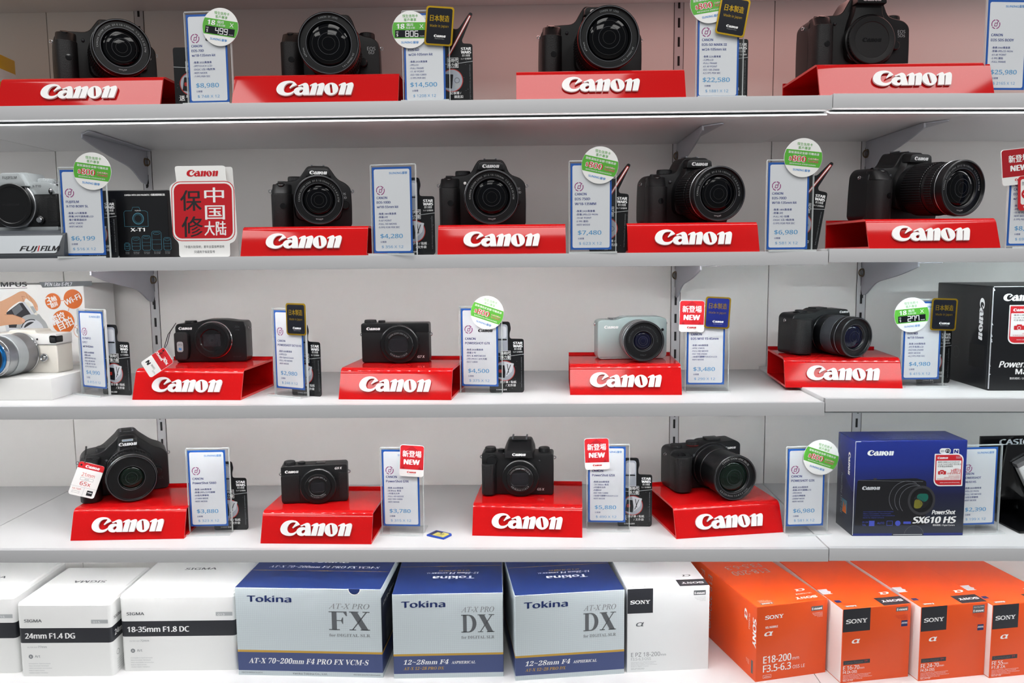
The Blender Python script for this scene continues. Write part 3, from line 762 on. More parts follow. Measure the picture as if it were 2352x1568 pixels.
# the red rimmed warranty flash hung over the sign at the picture edge
r = S['760D']; x, z = ONP(2366, 443, r, -4.4)
g = MB(); T = TM(x, 0, z) @ Matrix.Rotation(RAD(-3), 4, 'Y'); g.prism(rrect(-17, 17, -23, 23, 5), -4.8, -4.2, 'badge_red', 'y', 0, 2, T); o = g.obj('warranty_flash', r)
g = MB(); M = T @ face_front(-4.8); g.rect(-13.5, 13.5, -15, 19, 'paper_white', M, .06, 3); g.poly(ell(-6, -1, 6.5), 'badge_red', M, .12); g.rect(-9.5, -2.5, -2, 0, 'ink_white', M, .2); g.rect(-7, -5, -4.5, 2.5, 'ink_white', M, .2)
g.text('換領贈品', 0, 11, 4, 'ink_dgrey', M, 'c', 24); g.text('保養服務', 0, -19.5, 2.6, 'ink_white', M, 'c', 20); g.obj('lettering', o)

# ================================================================== black film promotion cards tucked behind the signs
def promo(loc, rz, kind, label, lean=0, ry=0, hh=107):
    r = thing('promotion_card', label, 'promotion card', loc, rz, 'black promotion cards', rx=lean, ry=ry)
    # x runs leftwards from the right edge (0)
    if kind == 'tall': out = [(-52, 0), (-2, 0), (0, 3), (0, 81), (-21, 81.5), (-21, 90), (-19, 96), (-21, 107), (-42, 107), (-45, 96), (-46, 82), (-52, 76)]
    elif kind == 'spike': out = [(-52, 0), (-2, 0), (0, 3), (0, 81), (-13, 82, 4), (-14.5, 86, 3), (1, 121, 2), (-3, 123, 2), (-20, 100, 5), (-30, 103), (-44, 100), (-52, 90)]
    else: out = [(-52, 0), (-2, 0), (0, 3), (0, 82), (-52, 82)]
    g = MB(); pts = rpoly(out, 3.5, 4); g.prism(pts, 0, .8, 'promo_black', 'y'); g.obj('card', r)
    g = MB(); M = face_front(0)
    if kind == 'tall':
        g.poly(rpoly([(-42, 60), (-24, 60), (-24, 103), (-41, 103)], 5), 'promo_panel', M, .05); g.poly(rpoly([(-40, 82), (-26, 82), (-26, 100), (-39, 100)], 4), 'promo_pale', M, .08)
        g.rect(-40.5, -25.5, 79, 81, 'promo_black', M, .1)
    if kind == 'spike':
        g.line([(-33, 66), (-3, 118)], 3.4, 'ember', M, .05); g.line([(-32, 68), (-3.2, 117.6)], 1.4, 'ink_white', M, .1)
    g.text('STAR', -9, 73, 3.6, 'ink_white', M, 'c', 13.5, off=.035); g.text('WARS', -9, 68.4, 3.6, 'ink_white', M, 'c', 13.5, off=.035)
    g.text('原力覺醒', -9, 64.6, 2.4, 'ink_white', M, 'c', 11); g.text('12.17 全港獻映', -9, 60.6, 1.8, 'ink_white', M, 'c', 14)
    g.line([(-52, 56), (-30, 54.5), (0, 58)], .7, 'ink_lgrey', M, .1)
    g.line([(-35, 50), (-20, 50), (-20, 63), (-35, 63), (-35, 50)], .5, 'ink_white', M, .14)
    g.rect(-35, -20, 50, 63, 'promo_black', M, .12)
    g.text('新時代', -27.5, 57.4, 4, 'ink_white', M, 'c', 13.5, lift=.25, off=.014); g.text('新力量', -27.5, 51.4, 4, 'ink_white', M, 'c', 13.5, lift=.25, off=.014)
    g.poly(ell(-29, 33, 15), 'promo_panel', M, .08); g.ringline(-29, 33, 15, 1.1, 'ember', M, .12)
    g.poly(rpoly([(-41, 24), (-29, 22), (-27, 41), (-38, 42)], 1), 'photo_dark', M, .12)
    if kind == 'spike': g.ringline(-22, 33, 3.4, .7, 'ink_dgrey', M, .15); g.poly(rpoly([(-25, 22), (-18, 24), (-20, 30), (-25, 29)], 1), 'ink_lgrey', M, .14)
    else: g.poly(rpoly([(-27, 24), (-18, 32), (-15, 44), (-30, 47)], 1), 'promo_pale', M, .14); g.line([(-26, 27), (-20, 42)], 1, 'photo_dark', M, .17); g.line([(-23, 30), (-25, 43)], 1, 'photo_mid', M, .17); g.rect(-38, -33, 30, 35, 'ember', M, .16, 1.5)
    g.text('送', -42, 11, 5.5, 'ink_white', M, 'c', off=.014)
    a, c = ('記事簿 /', '鎖匙扣') if kind == 'spike' else ('原子筆 / 貼紙', '/ 文件袋')
    g.text(a, -24, 14.5, 3, 'ink_white', M, 'c', off=.01); g.text(c, -20, 9.4, 3, 'ink_white', M, 'c', off=.01); g.text('SUNING 蘇寧', -34, 3.4, 1.9, 'ink_white', M, 'c', off=.01)
    g.text('© 2015 TM LUCASFILM LTD. ALL RIGHTS RESERVED', 0, 0, 1.2, 'ink_grey', M @ TM(-3.2, 8, 0) @ Matrix.Rotation(RAD(90), 4, 'Z'), 'l', 46)
    for k in range(26):
        x, z = random.uniform(-50, -1), random.uniform(2, 62)
        if (x + 29) ** 2 + (z - 33) ** 2 > 240: g.rect(x, x + .35, z, z + .35, 'ink_lgrey', M, .05)
    g.obj('lettering', r)
def promo_y(row, pxr, y, rz, kind, label, **k):
    z = ROWZ[row] + Z0; x = XA(pxr, y, z); promo((x, y, shelf_z(row, x) + Z0), rz, kind, label, **k)
def promo_p(row, px, py, rz, kind, label, **k):
    z = shelf_z(row, AT(px, py, ROWZ[row] + Z0).x) + Z0; p = AT(px, py, z); promo((p.x, p.y, z), rz, kind, label, **k)
promo_y(0, 489, .034, 0, 'plain', 'plain-topped black promotion card peeking out beside the 499 sticker sign', ry=0)
promo_y(0, 1087, .034, -3, 'spike', 'black promotion card with a red spike behind the sign of the 806 sticker')
promo_y(0, 1716, .034, 3, 'plain', 'black promotion card behind the 22,580 price sign')
promo_y(1, 273, .03, 0, 'plain', 'black promotion card between the silver-topped camera sign and the black carton')
promo_y(1, 1000, .03, -5, 'tall', 'black promotion card with a tall head behind the plain second-shelf price sign', ry=0)
promo_y(1, 1439, .03, -2, 'spike', 'black promotion card with a red spike behind the tilted-sticker sign of the second shelf', ry=2)
promo_y(1, 1876, .03, 2, 'spike', 'leaning black promotion card with a red spike, beside the shelf joint', ry=9)
promo_p(2, 303, 908, -14, 'tall', 'black promotion card with a tall head between the turned sign and the tagged camera stand')
promo_p(2, 739, 911, -20, 'tall', 'black promotion card with a tall head behind the gold-badged turned sign')
promo_p(2, 1204, 901, -1, 'tall', 'black promotion card with a tall head on the third shelf beside an $800 sticker sign')
promo_p(2, 2181, 879, 3, 'plain', 'black promotion card between the 277 sticker sign and the black carton')
promo_p(3, 571, 1216, 2, 'tall', 'black promotion card with a tall head behind the superzoom camera sign')
promo_p(3, 1497, 1209, -2, 'tall', 'black promotion card with a tall head beside the turned stand of the large-lens camera')
# ================================================================== cameras (mm; front plate y = 0, lens towards -y, x to the viewer's right)
def cam(key, standkey, px, yoff, rz, label, cat='camera', name='digital_camera', zoff=0, rx=0):
    s, h = STANDS[standkey]
    z = s.location.z + h * .001 + .0004; y = s.location.y + yoff * .001
    return thing(name, label, cat, (XA(px, y, z), y, z), rz, 'cameras on red stands', rx=rx)
def lug(b, x, z, y, sx):
    b.torus(2.2, .7, 'chrome', TM(x + sx * 1.6, y, z) @ Matrix.Rotation(RAD(90), 4, 'X'), 14, 6)
    b.box(x - .6 + sx * .1, x + .6 + sx * .1, y - 1.4, y + 1.4, z - 1.6, z + 1.6, 'chrome', .3)
def lens(r, lx, lz, segs, R_, L, rg, ring, bottom, rt, th=2.0, glass='glass', front='lens_black', span=190, y0=0, ftxt='ink_lgrey', btxt=None, accent=None, mid=90, inner=None):
    M = TM(lx, y0, lz)
    b = MB(); has = False
    for (a, c, r0, r1, mt, kd) in segs:
        if kd: continue
        has = True; b.lathe([(0, a), (r0 - .5, a), (r0, a - .5), (r1, c + .5), (r1 - .6, c), (0, c)], mt, 56, M)
    if has: b.obj('lens_barrel', r)
    for (a, c, r0, r1, mt, kd) in segs:
        if kd:
            b = MB(); b.lathe([(r0 - 1.2, a), (r0 - 1.2, c)], mt, 48, M); b.gear(r0, a, c, mt, kd, .7, M); b.obj('zoom_ring', r)
    b = MB()
    b.lathe([(0, -L + 12), (R_ - .8, -L + 12), (R_, -L + 11), (R_, -L + .8), (R_ - .9, -L), (R_ - 2.0, -L), (R_ - 2.4, -L + .6), (R_ - 2.8, -L + 3.2), (R_ - 3.4, -L + 4), (rg + 2.2, -L + 4), (rg + 1.6, -L + 4.4), (rg + .8, -L + 6.4), (rg, -L + 7)], front, 72, M)
    fr = b.obj('front_ring', r)
    b = MB(); b.ringline(0, 0, R_ - 1.5, .5, 'steel', M @ face_front(-L), .05, n=72); b.ringline(0, 0, rg + 1.9, .45, 'steel', M @ face_front(-L + 4), .08, n=60)
    b.ringline(0, 0, R_ - 3.3, .4, 'dark_grey', M @ face_front(-L + 4), .06, n=60)
    b.obj('trim_ring', r)
    if accent: b = MB(); b.lathe([(R_ + .05, -L + accent[0]), (R_ + .35, -L + accent[0] - .3), (R_ + .35, -L + accent[1] + .3), (R_ + .05, -L + accent[1])], accent[2], 64, M); b.obj('accent_ring', r)
    b = MB(); n = 9
    b.lathe([(rg * math.sin(RAD(90) * i / n), -L + 8 - rg * .22 * math.cos(RAD(90) * i / n)) for i in range(n + 1)], glass, 48, M)
    g = b.obj('lens_glass', r)
    b = MB()
    for q, mt in ((.78, 'lens_inner'), (.5, 'dark_grey'), (.3, 'lens_inner')):
        yq = -L + 8 - rg * .22 * math.sqrt(1 - q * q)
        b.ringline(0, 0, rg * q, .5, mt, M @ face_front(yq), .15, n=44)
    b.obj('inner_ring', g)
    b = MB()
    if ring: b.arc(ring, rt, mid, th, ftxt, M @ face_front(-L + 4), .15, span, off=.012)
    if bottom: b.arc(bottom, rt + th, -90, th, btxt or ftxt, M @ face_front(-L + 4), .15, None, btxt is not None, off=.01) if btxt else b.arc(bottom, rt, -90, th, ftxt, M @ face_front(-L + 4), .15, None, off=.01)
    if ring or bottom: b.obj('lens_lettering', r)
def lens1855(r, lx, lz):
    lens(r, lx, lz, [(0, -7, 32, 32, 'lens_black', 0), (-7, -20, 32.5, 33.5, 'lens_black', 0), (-20, -42, 34.4, 34.4, 'lens_black', 60), (-42, -50, 33.5, 32, 'lens_black', 0), (-50, -59, 32.8, 32.8, 'lens_black', 60), (-59, -66, 32, 34, 'lens_black', 0)],
         34.5, 75, 21.5, 'CANON ZOOM LENS  EF-S 18-55mm 1:3.5-5.6 IS STM', 'ø58mm', 26, 2.1)
def lens18135(r, lx, lz, L=96):
    lens(r, lx, lz, [(0, -8, 33, 33, 'lens_black', 0), (-8, -22, 34.5, 36.5, 'lens_black', 0), (-22, -58, 38, 38, 'lens_black', 64), (-58, -63, 36.6, 36, 'lens_black', 0), (-63, -76, 36.8, 36.8, 'lens_black', 64), (-76, -L + 9, 36, 38, 'lens_black', 0)],
         38.5, L, 25, 'CANON ZOOM LENS  EF-S 18-135mm  1:3.5-5.6 IS STM', 'ø67mm', 29.8, 2.2, accent=(13.5, 12.4, 'silver'))
def lens24105(r, lx, lz):
    lens(r, lx, lz, [(0, -8, 34, 34, 'lens_black', 0), (-8, -30, 36, 38, 'lens_black', 0), (-30, -52, 40, 40, 'lens_black', 70), (-52, -66, 39, 39.5, 'lens_black', 0), (-66, -88, 40.4, 40.4, 'lens_black', 70), (-88, -98, 40, 41, 'lens_black', 0)],
         41.8, 107, 29, 'CANON  EF  LENS', None, 34.6, 2.3, span=42, accent=(14, 12.6, 'ember'))
    b = MB(); M = TM(lx, 0, lz) @ face_front(-103)
    b.arc('24-105mm 1:4 L', 34.6, -40, 2.1, 'ink_lgrey', M, .2, 40); b.arc('ø77mm', 34.6, 200, 2.1, 'ink_lgrey', M, .2, 20); b.ringline(0, 0, 33.4, .6, 'lens_inner', M, .05, n=60)
    b.obj('lens_lettering', r)

def slr(r, w, H, d, hl, hr, hx, hb, ht, lx, lz, dial='l', badge=None, top='black', grip_d=25, logo=27, hd=17, lamp='dark_grey'):
    b = MB(); W = w / 2
    out = [(-W + 4, 0), (-W + .5, 5, 6), (-W, hl * .5, 20), (-W + 1, hl - 9, 10), (-W + 9, hl, 8), (hx - hb / 2 - 5, hl + 3, 8), (hx - ht / 2 - 1, H - 7, 8), (hx - ht / 2 + 4, H, 6), (hx + ht / 2 - 4, H, 6), (hx + ht / 2 + 1, H - 7, 8), (hx + hb / 2 + 3, hr + 4, 8), (W - 9, hr - 1, 8), (W - 1, hr - 9, 8), (W, hr * .5, 20), (W - .5, 5, 6), (W - 4, 0)]
    b.prism(rpoly(out, 3, 4), 0, d, top, 'y', 3.2, 3)
    # mount housing swelling towards the lens and into the prism hump
    hp = [(lx - 36, lz - 30, 14), (lx - 37, lz + 14, 22), (hx - ht / 2 - 3, hl + 6, 8), (hx - ht / 2 + 1, H - 5, 6), (hx + ht / 2 - 1, H - 5, 6), (hx + ht / 2 + 3, hr + 6, 8), (lx + 37, lz + 14, 22), (lx + 36, lz - 30, 14)]
    hf = [(lx - 33, lz - 29, 14), (lx - 34, lz + 12, 22), (hx - ht / 2 + 4, hl + 4, 8), (hx - ht / 2 + 5, H - 13, 5), (hx + ht / 2 - 5, H - 13, 5), (hx + ht / 2 - 4, hr + 4, 8), (lx + 34, lz + 12, 22), (lx + 33, lz - 29, 14)]
    b.prism(rpoly(hf, 3, 4), -9, 6, top, 'y', 1.6, 2, taper=rpoly(hp, 3, 4))
    b.obj('body', r)
    b = MB()                                # flash / prism front with overhanging brow
    q0 = [(hx - ht / 2 + 1, H - 17, 2), (hx - ht / 2 + 2.5, H - 4, 6), (hx - ht / 2 + 8, H - .5, 6), (hx + ht / 2 - 8, H - .5, 6), (hx + ht / 2 - 2.5, H - 4, 6), (hx + ht / 2 - 1, H - 17, 2)]
    q1 = [(hx - ht / 2 + 2, H - 16, 2), (hx - ht / 2 + 3.5, H - 6, 5), (hx - ht / 2 + 8, H - 4, 5), (hx + ht / 2 - 8, H - 4, 5), (hx + ht / 2 - 3.5, H - 6, 5), (hx + ht / 2 - 2, H - 16, 2)]
    b.prism(rpoly(q1, 2, 4), -hd, 10, top, 'y', 1.4, 2, taper=rpoly(q0, 2, 4)); b.obj('prism_hump', r)
    if logo:
        b = MB(); b.word(hx, H - 10.2, logo, 'logo_white', TM(0, -hd - .05, 0) @ FRONT, .1); b.obj('logo', r)
    b = MB(); gp = [(-W + .8, 8), (-W + .2, -grip_d + 9, 8), (-W + 5, -grip_d, 7), (-W + 22, -grip_d - 1, 7), (-W + 30, -grip_d + 8, 6), (-W + 31.5, 3, 6), (-W + 33, 8)]
    b.prism(rpoly(gp, 4, 4), 1, hl - 17, 'rubber', 'z', 2.2, 3)
    b.obj('grip', r)
    b = MB()                                # sloping top of the grip with the shutter release
    tp = [(-W + 2, 10), (-W + 1.5, -grip_d + 10, 8), (-W + 7, -grip_d + 2, 7), (-W + 21, -grip_d + 1, 7), (-W + 28.5, -grip_d + 10, 6), (-W + 31, 10)]
    t2 = [(p[0] * .97 - .4, p[1] * .62 + 3) + tuple(p[2:]) for p in tp]
    b.prism(rpoly(tp, 3, 4), hl - 17.2, hl - 3, top, 'z', 2.2, 3, taper=rpoly(t2, 3, 4)); b.obj('grip_top', r)
    b = MB(); b.cyl(5.4, 3.2, 'black_satin', TM(-W + 15, -grip_d * .36, hl - 5) @ Matrix.Rotation(RAD(24), 4, 'X'), .9, 28); b.obj('shutter_button', r)
    b = MB(); b.gear(6, -6, 6, 'black', 20, .5, TM(-W + 16, 5, hl - 4.4) @ Matrix.Rotation(RAD(90), 4, 'Z')); b.obj('control_wheel', r)
    b = MB(); dx = -W + 36 if dial == 'l' else W - 20
    M = TM(dx, 18, (hl if dial == 'l' else hr) - .5); b.cyl(11.5, 9.5, 'black', M, 1, 40); b.gear(11.8, 0, 7.5, 'black', 32, .5, M @ Matrix.Rotation(RAD(90), 4, 'X')); b.obj('mode_dial', r)
    b = MB(); b.ball(2.4, lamp, TM(-W + 39, -1.4, hl - 10), (1, .5, 1)); b.obj('lamp_window', r)
    b = MB(); b.lathe([(0, 0), (6.4, 0), (6.8, -.8), (6.4, -8), (5.4, -9), (0, -9)], 'black_satin', 28, TM(lx + 39, 0, lz - 6)); b.obj('release_button', r)
    b = MB(); b.lathe([(0, 0), (4.2, 0), (4.2, -.5), (0, -.9)], 'black_gloss', 20, TM(-W + 17, -grip_d - .6, hl * .48)); b.obj('sensor_window', r)
    for sx in (-1, 1):
        b = MB(); lug(b, sx * W, (hl if sx < 0 else hr) - 13, 16, sx); b.obj('strap_lug', r)
    if badge:
        b = MB()
        for i, (t, h) in enumerate(badge): b.text(t, W - 13, hr - 19 - i * 5.4, h, 'silver_paint', TM(0, -.1, 0) @ FRONT, 'c', off=.01)
        b.obj('badge', r)
    b = MB(); b.box(hx - 10, hx + 10, 16, 36, H - .6, H + 1.4, 'black', .4); b.box(hx - 10, hx - 7.4, 16, 36, H + 1.2, H + 3, 'steel', .3); b.box(hx + 7.4, hx + 10, 16, 36, H + 1.2, H + 3, 'steel', .3); b.obj('hot_shoe', r)

# top shelf
r = cam('70D', '70D', 250, 116, 33, 'black camera with a glinting top plate beside the 499 sticker sign'); slr(r, 139, 104, 44, 80, 76, 10, 56, 44, 10, 46, 'r', [('EOS', 4), ('70D', 4)], logo=26, hd=15); lens18135(r, 10, 46, 92)
r = cam('6D', '6D', 764, 132, 7, 'black camera with a large front lens and lettered badge, beside the 806 sticker sign', rx=2.0); slr(r, 145, 110, 44, 82, 78, 8, 58, 46, 8, 46, 'r', [('EOS', 5), ('6D', 5)], hd=14); lens24105(r, 8, 46)
r = cam('5D3', '5D3', 1358, 128, 4, 'black camera with a large front lens in the middle of the top shelf', rx=2.4); slr(r, 152, 114, 46, 86, 82, 9, 60, 48, 9, 48, 'r', [('EOS', 4.4), ('5D', 4.4)], hd=14); lens24105(r, 9, 48)
r = cam('5DS', '5DS', 1970, 112, 4, 'black camera body with a plastic cap instead of a lens'); slr(r, 152, 116, 46, 86, 82, 9, 62, 48, 12, 50, 'r', [('EOS', 4.6), ('5Ds', 4.6)], hd=18, grip_d=27)
b = MB(); M = TM(12, 0, 50); b.lathe([(37, 0), (37, -10), (35.5, -11), (34, -11)], 'black_satin', 64, M); b.obj('lens_mount', r)
b = MB(); b.lathe([(34, -8), (34, -15), (33, -16), (31.5, -16), (25.5, -15.4), (25, -14.8), (24.4, -14.8), (0, -14.8)], 'black', 64, M); b.gear(34.3, -9, -15, 'black', 44, .8, M); c = b.obj('body_cap', r)
b = MB(); b.word(0, 0, 28, 'black_gloss', M @ face_front(-14.8), .1, .3); b.obj('lettering', c)
# second shelf
r = cam('100D', '100D', 719, 104, 15, 'small black camera with a white-rimmed lens between the warranty card and the 4,280 sign', rx=2.6); slr(r, 117, 91, 40, 67, 68, 10, 50, 38, 9, 40, 'l', [('EOS', 3.2), ('100D', 3.2)], grip_d=20, logo=25); lens1855(r, 9, 40)
r = cam('750D', '750D', 1110, 138, 4, 'black camera facing straight out between the 4,280 and 7,480 signs', rx=3.2); slr(r, 132, 101, 42, 76, 75, 12, 52, 44, 11, 44, 'l', [('EOS', 3.2), ('750D', 3.2)], logo=25.5, lamp='paper_white'); lens18135(r, 11, 44)
r = cam('700D', '700D', 1576, 134, 10, 'black camera with its lens turned slightly aside, between the 7,480 and 6,980 signs', rx=2.5); slr(r, 133, 100, 42, 74, 73, 12, 52, 44, 11, 44, 'l', None, logo=25); lens18135(r, 11, 44)
r = cam('760D', '760D', 2070, 122, 19, 'black camera turned aside showing its long ribbed zoom barrel', rx=2.8); slr(r, 132, 101, 42, 76, 75, 12, 52, 44, 11, 46, 'r', None, logo=25); lens18135(r, 11, 46, 98)

# ---- compacts
def dialtop(r, x, y, z, R_, h, mt='black', name='mode_dial', teeth=28):
    b = MB(); M = TM(x, y, z - .3); b.cyl(R_, h, mt, M, .7, 36)
    if teeth: b.gear(R_ + .35, 0, h - 1.6, mt, teeth, .4, M @ Matrix.Rotation(RAD(90), 4, 'X'))
    b.obj(name, r)
def printed(r, items, y=-.1, name='logo'):
    b = MB(); M = TM(0, y, 0) @ FRONT
    for it in items:
        if it[0] == 'w': b.word(it[1], it[2], it[3], 'logo_white', M, .1)
        else: b.text(it[1], it[2], it[3], it[4], it[5] if len(it) > 5 else 'ink_lgrey', M, 'c', off=.02, shear=.15)
    b.obj(name, r)
def flatlens(r, lx, lz, R_, L, steps, ring, bottom, rt, th, shutter, span=110, bt=None):
    M = TM(lx, 0, lz); b = MB(); b.lathe([(0, 2)] + steps[:3], 'black_satin', 64, M); b.obj('lens_ring', r)
    b = MB(); b.gear(R_ + .3, -1.5, -L * .55, 'black', 72, .4, M); b.obj('control_ring', r)
    b = MB(); b.lathe(steps[2:] + [(0, steps[-1][1])], 'lens_black', 64, M); b.obj('lens_barrel', r)
    y = steps[-1][1]; b = MB(); F = M @ face_front(y); w, h = shutter; FT = M @ face_front(min(q[1] for q in steps))
    b.poly(rpoly([(-w / 2, -h / 2 + 2.5), (-w / 2 + 3, -h / 2), (w / 2 - 3, -h / 2), (w / 2, -h / 2 + 2.5), (w / 2, h / 2), (-w / 2, h / 2)], 1.2), 'photo_dark', F, .08)
    b.line([(-w / 2, -h / 2 + 2.5), (-w / 2 + 3, -h / 2), (w / 2 - 3, -h / 2), (w / 2, -h / 2 + 2.5)], .3, 'steel', F, .12); b.line([(-w / 2, h / 2 - 2), (w / 2, h / 2 - 1)], .25, 'dark_grey', F, .12)
    b.obj('shutter_blade', r)
    b = MB(); b.arc(ring, rt, 90, th, 'ink_lgrey', FT, .12, span, off=.015)
    if bottom: b.arc(bottom, rt + th, -90, th, 'ink_lgrey', FT, .12, bt or span * .8, True, off=.015)
    b.obj('lens_lettering', r)
def body_box(r, w, h, d, mt, bev=3, rad=4, top=None, name='body'):
    b = MB(); b.prism(rrect(-w / 2, w / 2, 0, h, rad), 0, d, mt, 'y', bev, 3); return b.obj(name, r)

# superzoom travel compact with hang tag (third shelf)
r = cam('SX710', 'SX710', 486, 92, 3, 'black compact camera with a red-white hang tag on its strap lug')
b = MB(); out = [(-53, 0), (-54, 6, 5), (-54, 55, 4), (-51, 60, 4), (-22, 61), (-8, 66, 12), (22, 66, 12), (38, 63.5, 8), (52, 63, 4), (55, 58, 4), (55, 6, 5), (53, 0)]
b.prism(rpoly(out, 3), 0, 34, 'black_satin', 'y', 2.4, 3); b.obj('body', r)
b = MB(); b.prism(rpoly([(-54, 4), (-35, 4), (-32, 20), (-33, 44), (-38, 48), (-54, 47)], 4), -7, 3, 'rubber', 'y', 2.2, 3); b.obj('grip', r)
b = MB(); M = TM(6, 0, 35); b.lathe([(29, 1), (29, -4), (28, -5), (27, -4.6)], 'chrome', 64, M); b.obj('chrome_ring', r)
b = MB(); b.lathe([(27.2, 0), (27.2, -12), (26.4, -13), (24, -13)], 'lens_black', 60, M); b.gear(26.9, -5, -12, 'black', 60, .5, M); b.obj('lens_barrel', r)
b = MB(); b.lathe([(24.4, -12), (23.8, -13.4), (18, -13), (16.5, -11.5), (0, -11.5)], 'black_gloss', 60, M); b.poly(rrect(-13, 13, -9.5, 9.5, 1.5), 'photo_dark', M @ face_front(-11.5), .1)
for a in range(0, 360, 12): b.line([(2.2 * math.cos(RAD(a)), 2.2 * math.sin(RAD(a))), (8 * math.cos(RAD(a)), 8 * math.sin(RAD(a)))], .16, 'dark_grey', M @ face_front(-11.5), .16)  # radial reflection on the blade, drawn in as grey hairlines
b.obj('shutter_blade', r)
printed(r, [('w', -38, 53, 21), ('t', '30x', 42, 53, 3.4, 'dark_grey'), ('t', 'ZOOM', 42, 49, 1.5, 'dark_grey'), ('t', 'SX710 HS', 40, 7, 2, 'dark_grey')])
b = MB(); F = TM(0, -7.05, 0) @ FRONT; b.rect(-49.5, -40, 17, 33, 'silver_paint', F, .1, 3); b.text('((•))', -44.8, 27, 3, 'ink_black', F, 'c', 6); b.text('N', -44.8, 19.5, 4, 'ink_sky', F, 'c', off=.034); b.obj('sticker', r)
dialtop(r, -34, 15, 60.5, 9, 4, 'black_gloss')
for sx in (-1, 1):
    b = MB(); lug(b, sx * 54.5, 52, 16, sx); b.obj('strap_lug', r)
# tag + cord belong together and hang from the lug: a thing of its own
cam710 = r
p0 = ONP(405, 741, r, -2); 
def hangtag(camr, lugp, tagc, w, h, rot, ly, label, draw, cordpts):
    x, z = ONP(*tagc, camr, ly); mw = camr.matrix_basis
    t = thing('hang_tag', label, 'hang tag', tuple(mw @ Vector((x * .001, ly * .001, z * .001))), math.degrees(camr.rotation_euler.z))
    T = Matrix.Rotation(RAD(rot), 4, 'Y')
    b = MB(); b.prism(rrect(-w / 2, w / 2, -h / 2, h / 2, 3.5), -.3, .3, 'paper_white', 'y', 0, 2, T @ Matrix.Rotation(RAD(-8), 4, 'X')); b.obj('tag', t)
    b = MB(); draw(b, T @ Matrix.Rotation(RAD(-8), 4, 'X') @ face_front(-.3)); b.obj('lettering', t)
    b = MB()
    for path in cordpts:
        P = []
        for (px, py, l) in path:
            cx, cz = ONP(px, py, camr, l); P.append((cx - x, l - ly, cz - z))
        Q = []
        for i in range(len(P) - 1):
            for k in range(4): Q.append(tuple(Vector(P[i]).lerp(Vector(P[i + 1]), k / 4)))
        Q.append(P[-1]); b.tube(Q, .55, 'cord', 6)
    b.obj('cord', t)
    return t
def d710(b, M):
    b.poly(rrect(-1, 20.3, -13.2, 13.2, [3, 3, 0, 0]), 'ink_red', M, .06)
    for t, x, y, h in (('25mm', 6, 6, 3.6), ('30x', 9, -5, 5)):
        b.text(t, 0, 0, h, 'ink_white', M @ TM(x, y, 0) @ rz2(-90), 'c', off=.03)
    b.text('N', 0, 0, 6, 'ink_black', M @ TM(-14, 7, 0) @ rz2(-90), 'c', off=.035); b.text('WiFi', 0, 0, 3, 'ink_black', M @ TM(-10, -2, 0) @ rz2(-90), 'c'); b.text('GPS', 0, 0, 2.4, 'ink_grey', M @ TM(-13, -9, 0) @ rz2(-90), 'c')
    b.poly(ell(17, 9, 1.4), 'ink_black', M, .1)
hangtag(cam710, p0, (361, 832), 41, 27, -33, -97, 'red and white hang tag leaning on the stand below a black compact camera', d710,
        [[(404, 742, -3), (386, 768, -44), (377, 798, -88), (366, 814, -99)], [(404, 742, -3), (391, 762, -40), (384, 790, -80), (371, 812, -99)]])

# square premium compact (third shelf)
r = cam('G7X', 'G7X', 909, 78, 1, 'square black compact camera beside the $800 sticker sign of the third shelf')
body_box(r, 103, 60, 34, 'black', 2.6, 4)
b = MB(); b.prism(rrect(-51.6, 51.6, 46, 60.2, [0, 3, 3, 0]), -.25, 30, 'black_satin', 'y', .8, 2); b.obj('top_plate', r)
flatlens(r, 7.5, 29, 29, 17, [(29, 0), (29, -11), (27.5, -12), (26, -12), (22.5, -12), (22, -17), (21, -18), (15.5, -18), (15, -17.4)], 'CANON ZOOM LENS 4.2x IS', '8.8-36.8mm 1:1.8-2.8', 16.6, 2.2, (26, 20))
printed(r, [('w', -33, 52, 21), ('t', 'G7 X', 39, 7, 3.6, 'logo_white')], -.35)
dialtop(r, -39.5, 15, 60, 9, 5); dialtop(r, -22, 14, 60, 5.5, 4, 'black_satin', 'shutter_button', 0)
for sx in (-1, 1):
    b = MB(); lug(b, sx * 51.5, 42, 14, sx); b.obj('strap_lug', r)

# mint mirrorless
r = cam('M10', 'M10', 1452, 72, 5, 'pale mint camera with a dark-faced silver lens')
b = MB(); out = [(-50, 0), (-54, 5, 5), (-54, 58, 3), (-48, 61, 4), (-24, 61, 4), (-12, 65, 8), (44, 65, 4), (53, 62, 5), (54, 56, 4), (54, 5, 5), (50, 0)]
b.prism(rpoly(out, 4), 0, 33, 'mint', 'y', 2, 3); b.obj('body', r)
b = MB(); b.prism([(-51, 3), (-51, 3.5), (-16, 3.5), (-16, 3)], -.1, .5, 'dark_grey', 'y'); b.obj('bottom_seam', r)
lens(r, 8, 32, [(0, -5, 29, 29.5, 'lens_silver', 0), (-5, -27, 30, 30.3, 'lens_silver', 0), (-27, -36, 29.5, 29.8, 'lens_silver', 0)], 30.5, 44, 13.5, 'CANON ZOOM LENS EF-M 15-45mm 1:3.5-6.3 IS STM', 'ø49mm', 20.5, 1.9, 'glass_blue', 'lens_black', 190, accent=(8, -.2, 'silver'), ftxt='ink_dgrey')
printed(r, [('w', -33, 50, 22), ('t', 'EOS', 44, 8, 4.6, 'ink_lgrey')])
b = MB(); b.lathe([(0, 0), (2.2, 0), (2.2, -.5), (0, -.8)], 'black_gloss', 18, TM(47, 0, 45)); b.obj('lamp_window', r)
dialtop(r, -30, 10, 60.5, 7.4, 4, 'chrome', 'shutter_button', 0); dialtop(r, -43, 12, 60.5, 3, 1.6, 'silver_paint', 'power_button', 0); dialtop(r, -11, 20, 63, 6, 3, 'silver_paint', 'mode_dial', 20)
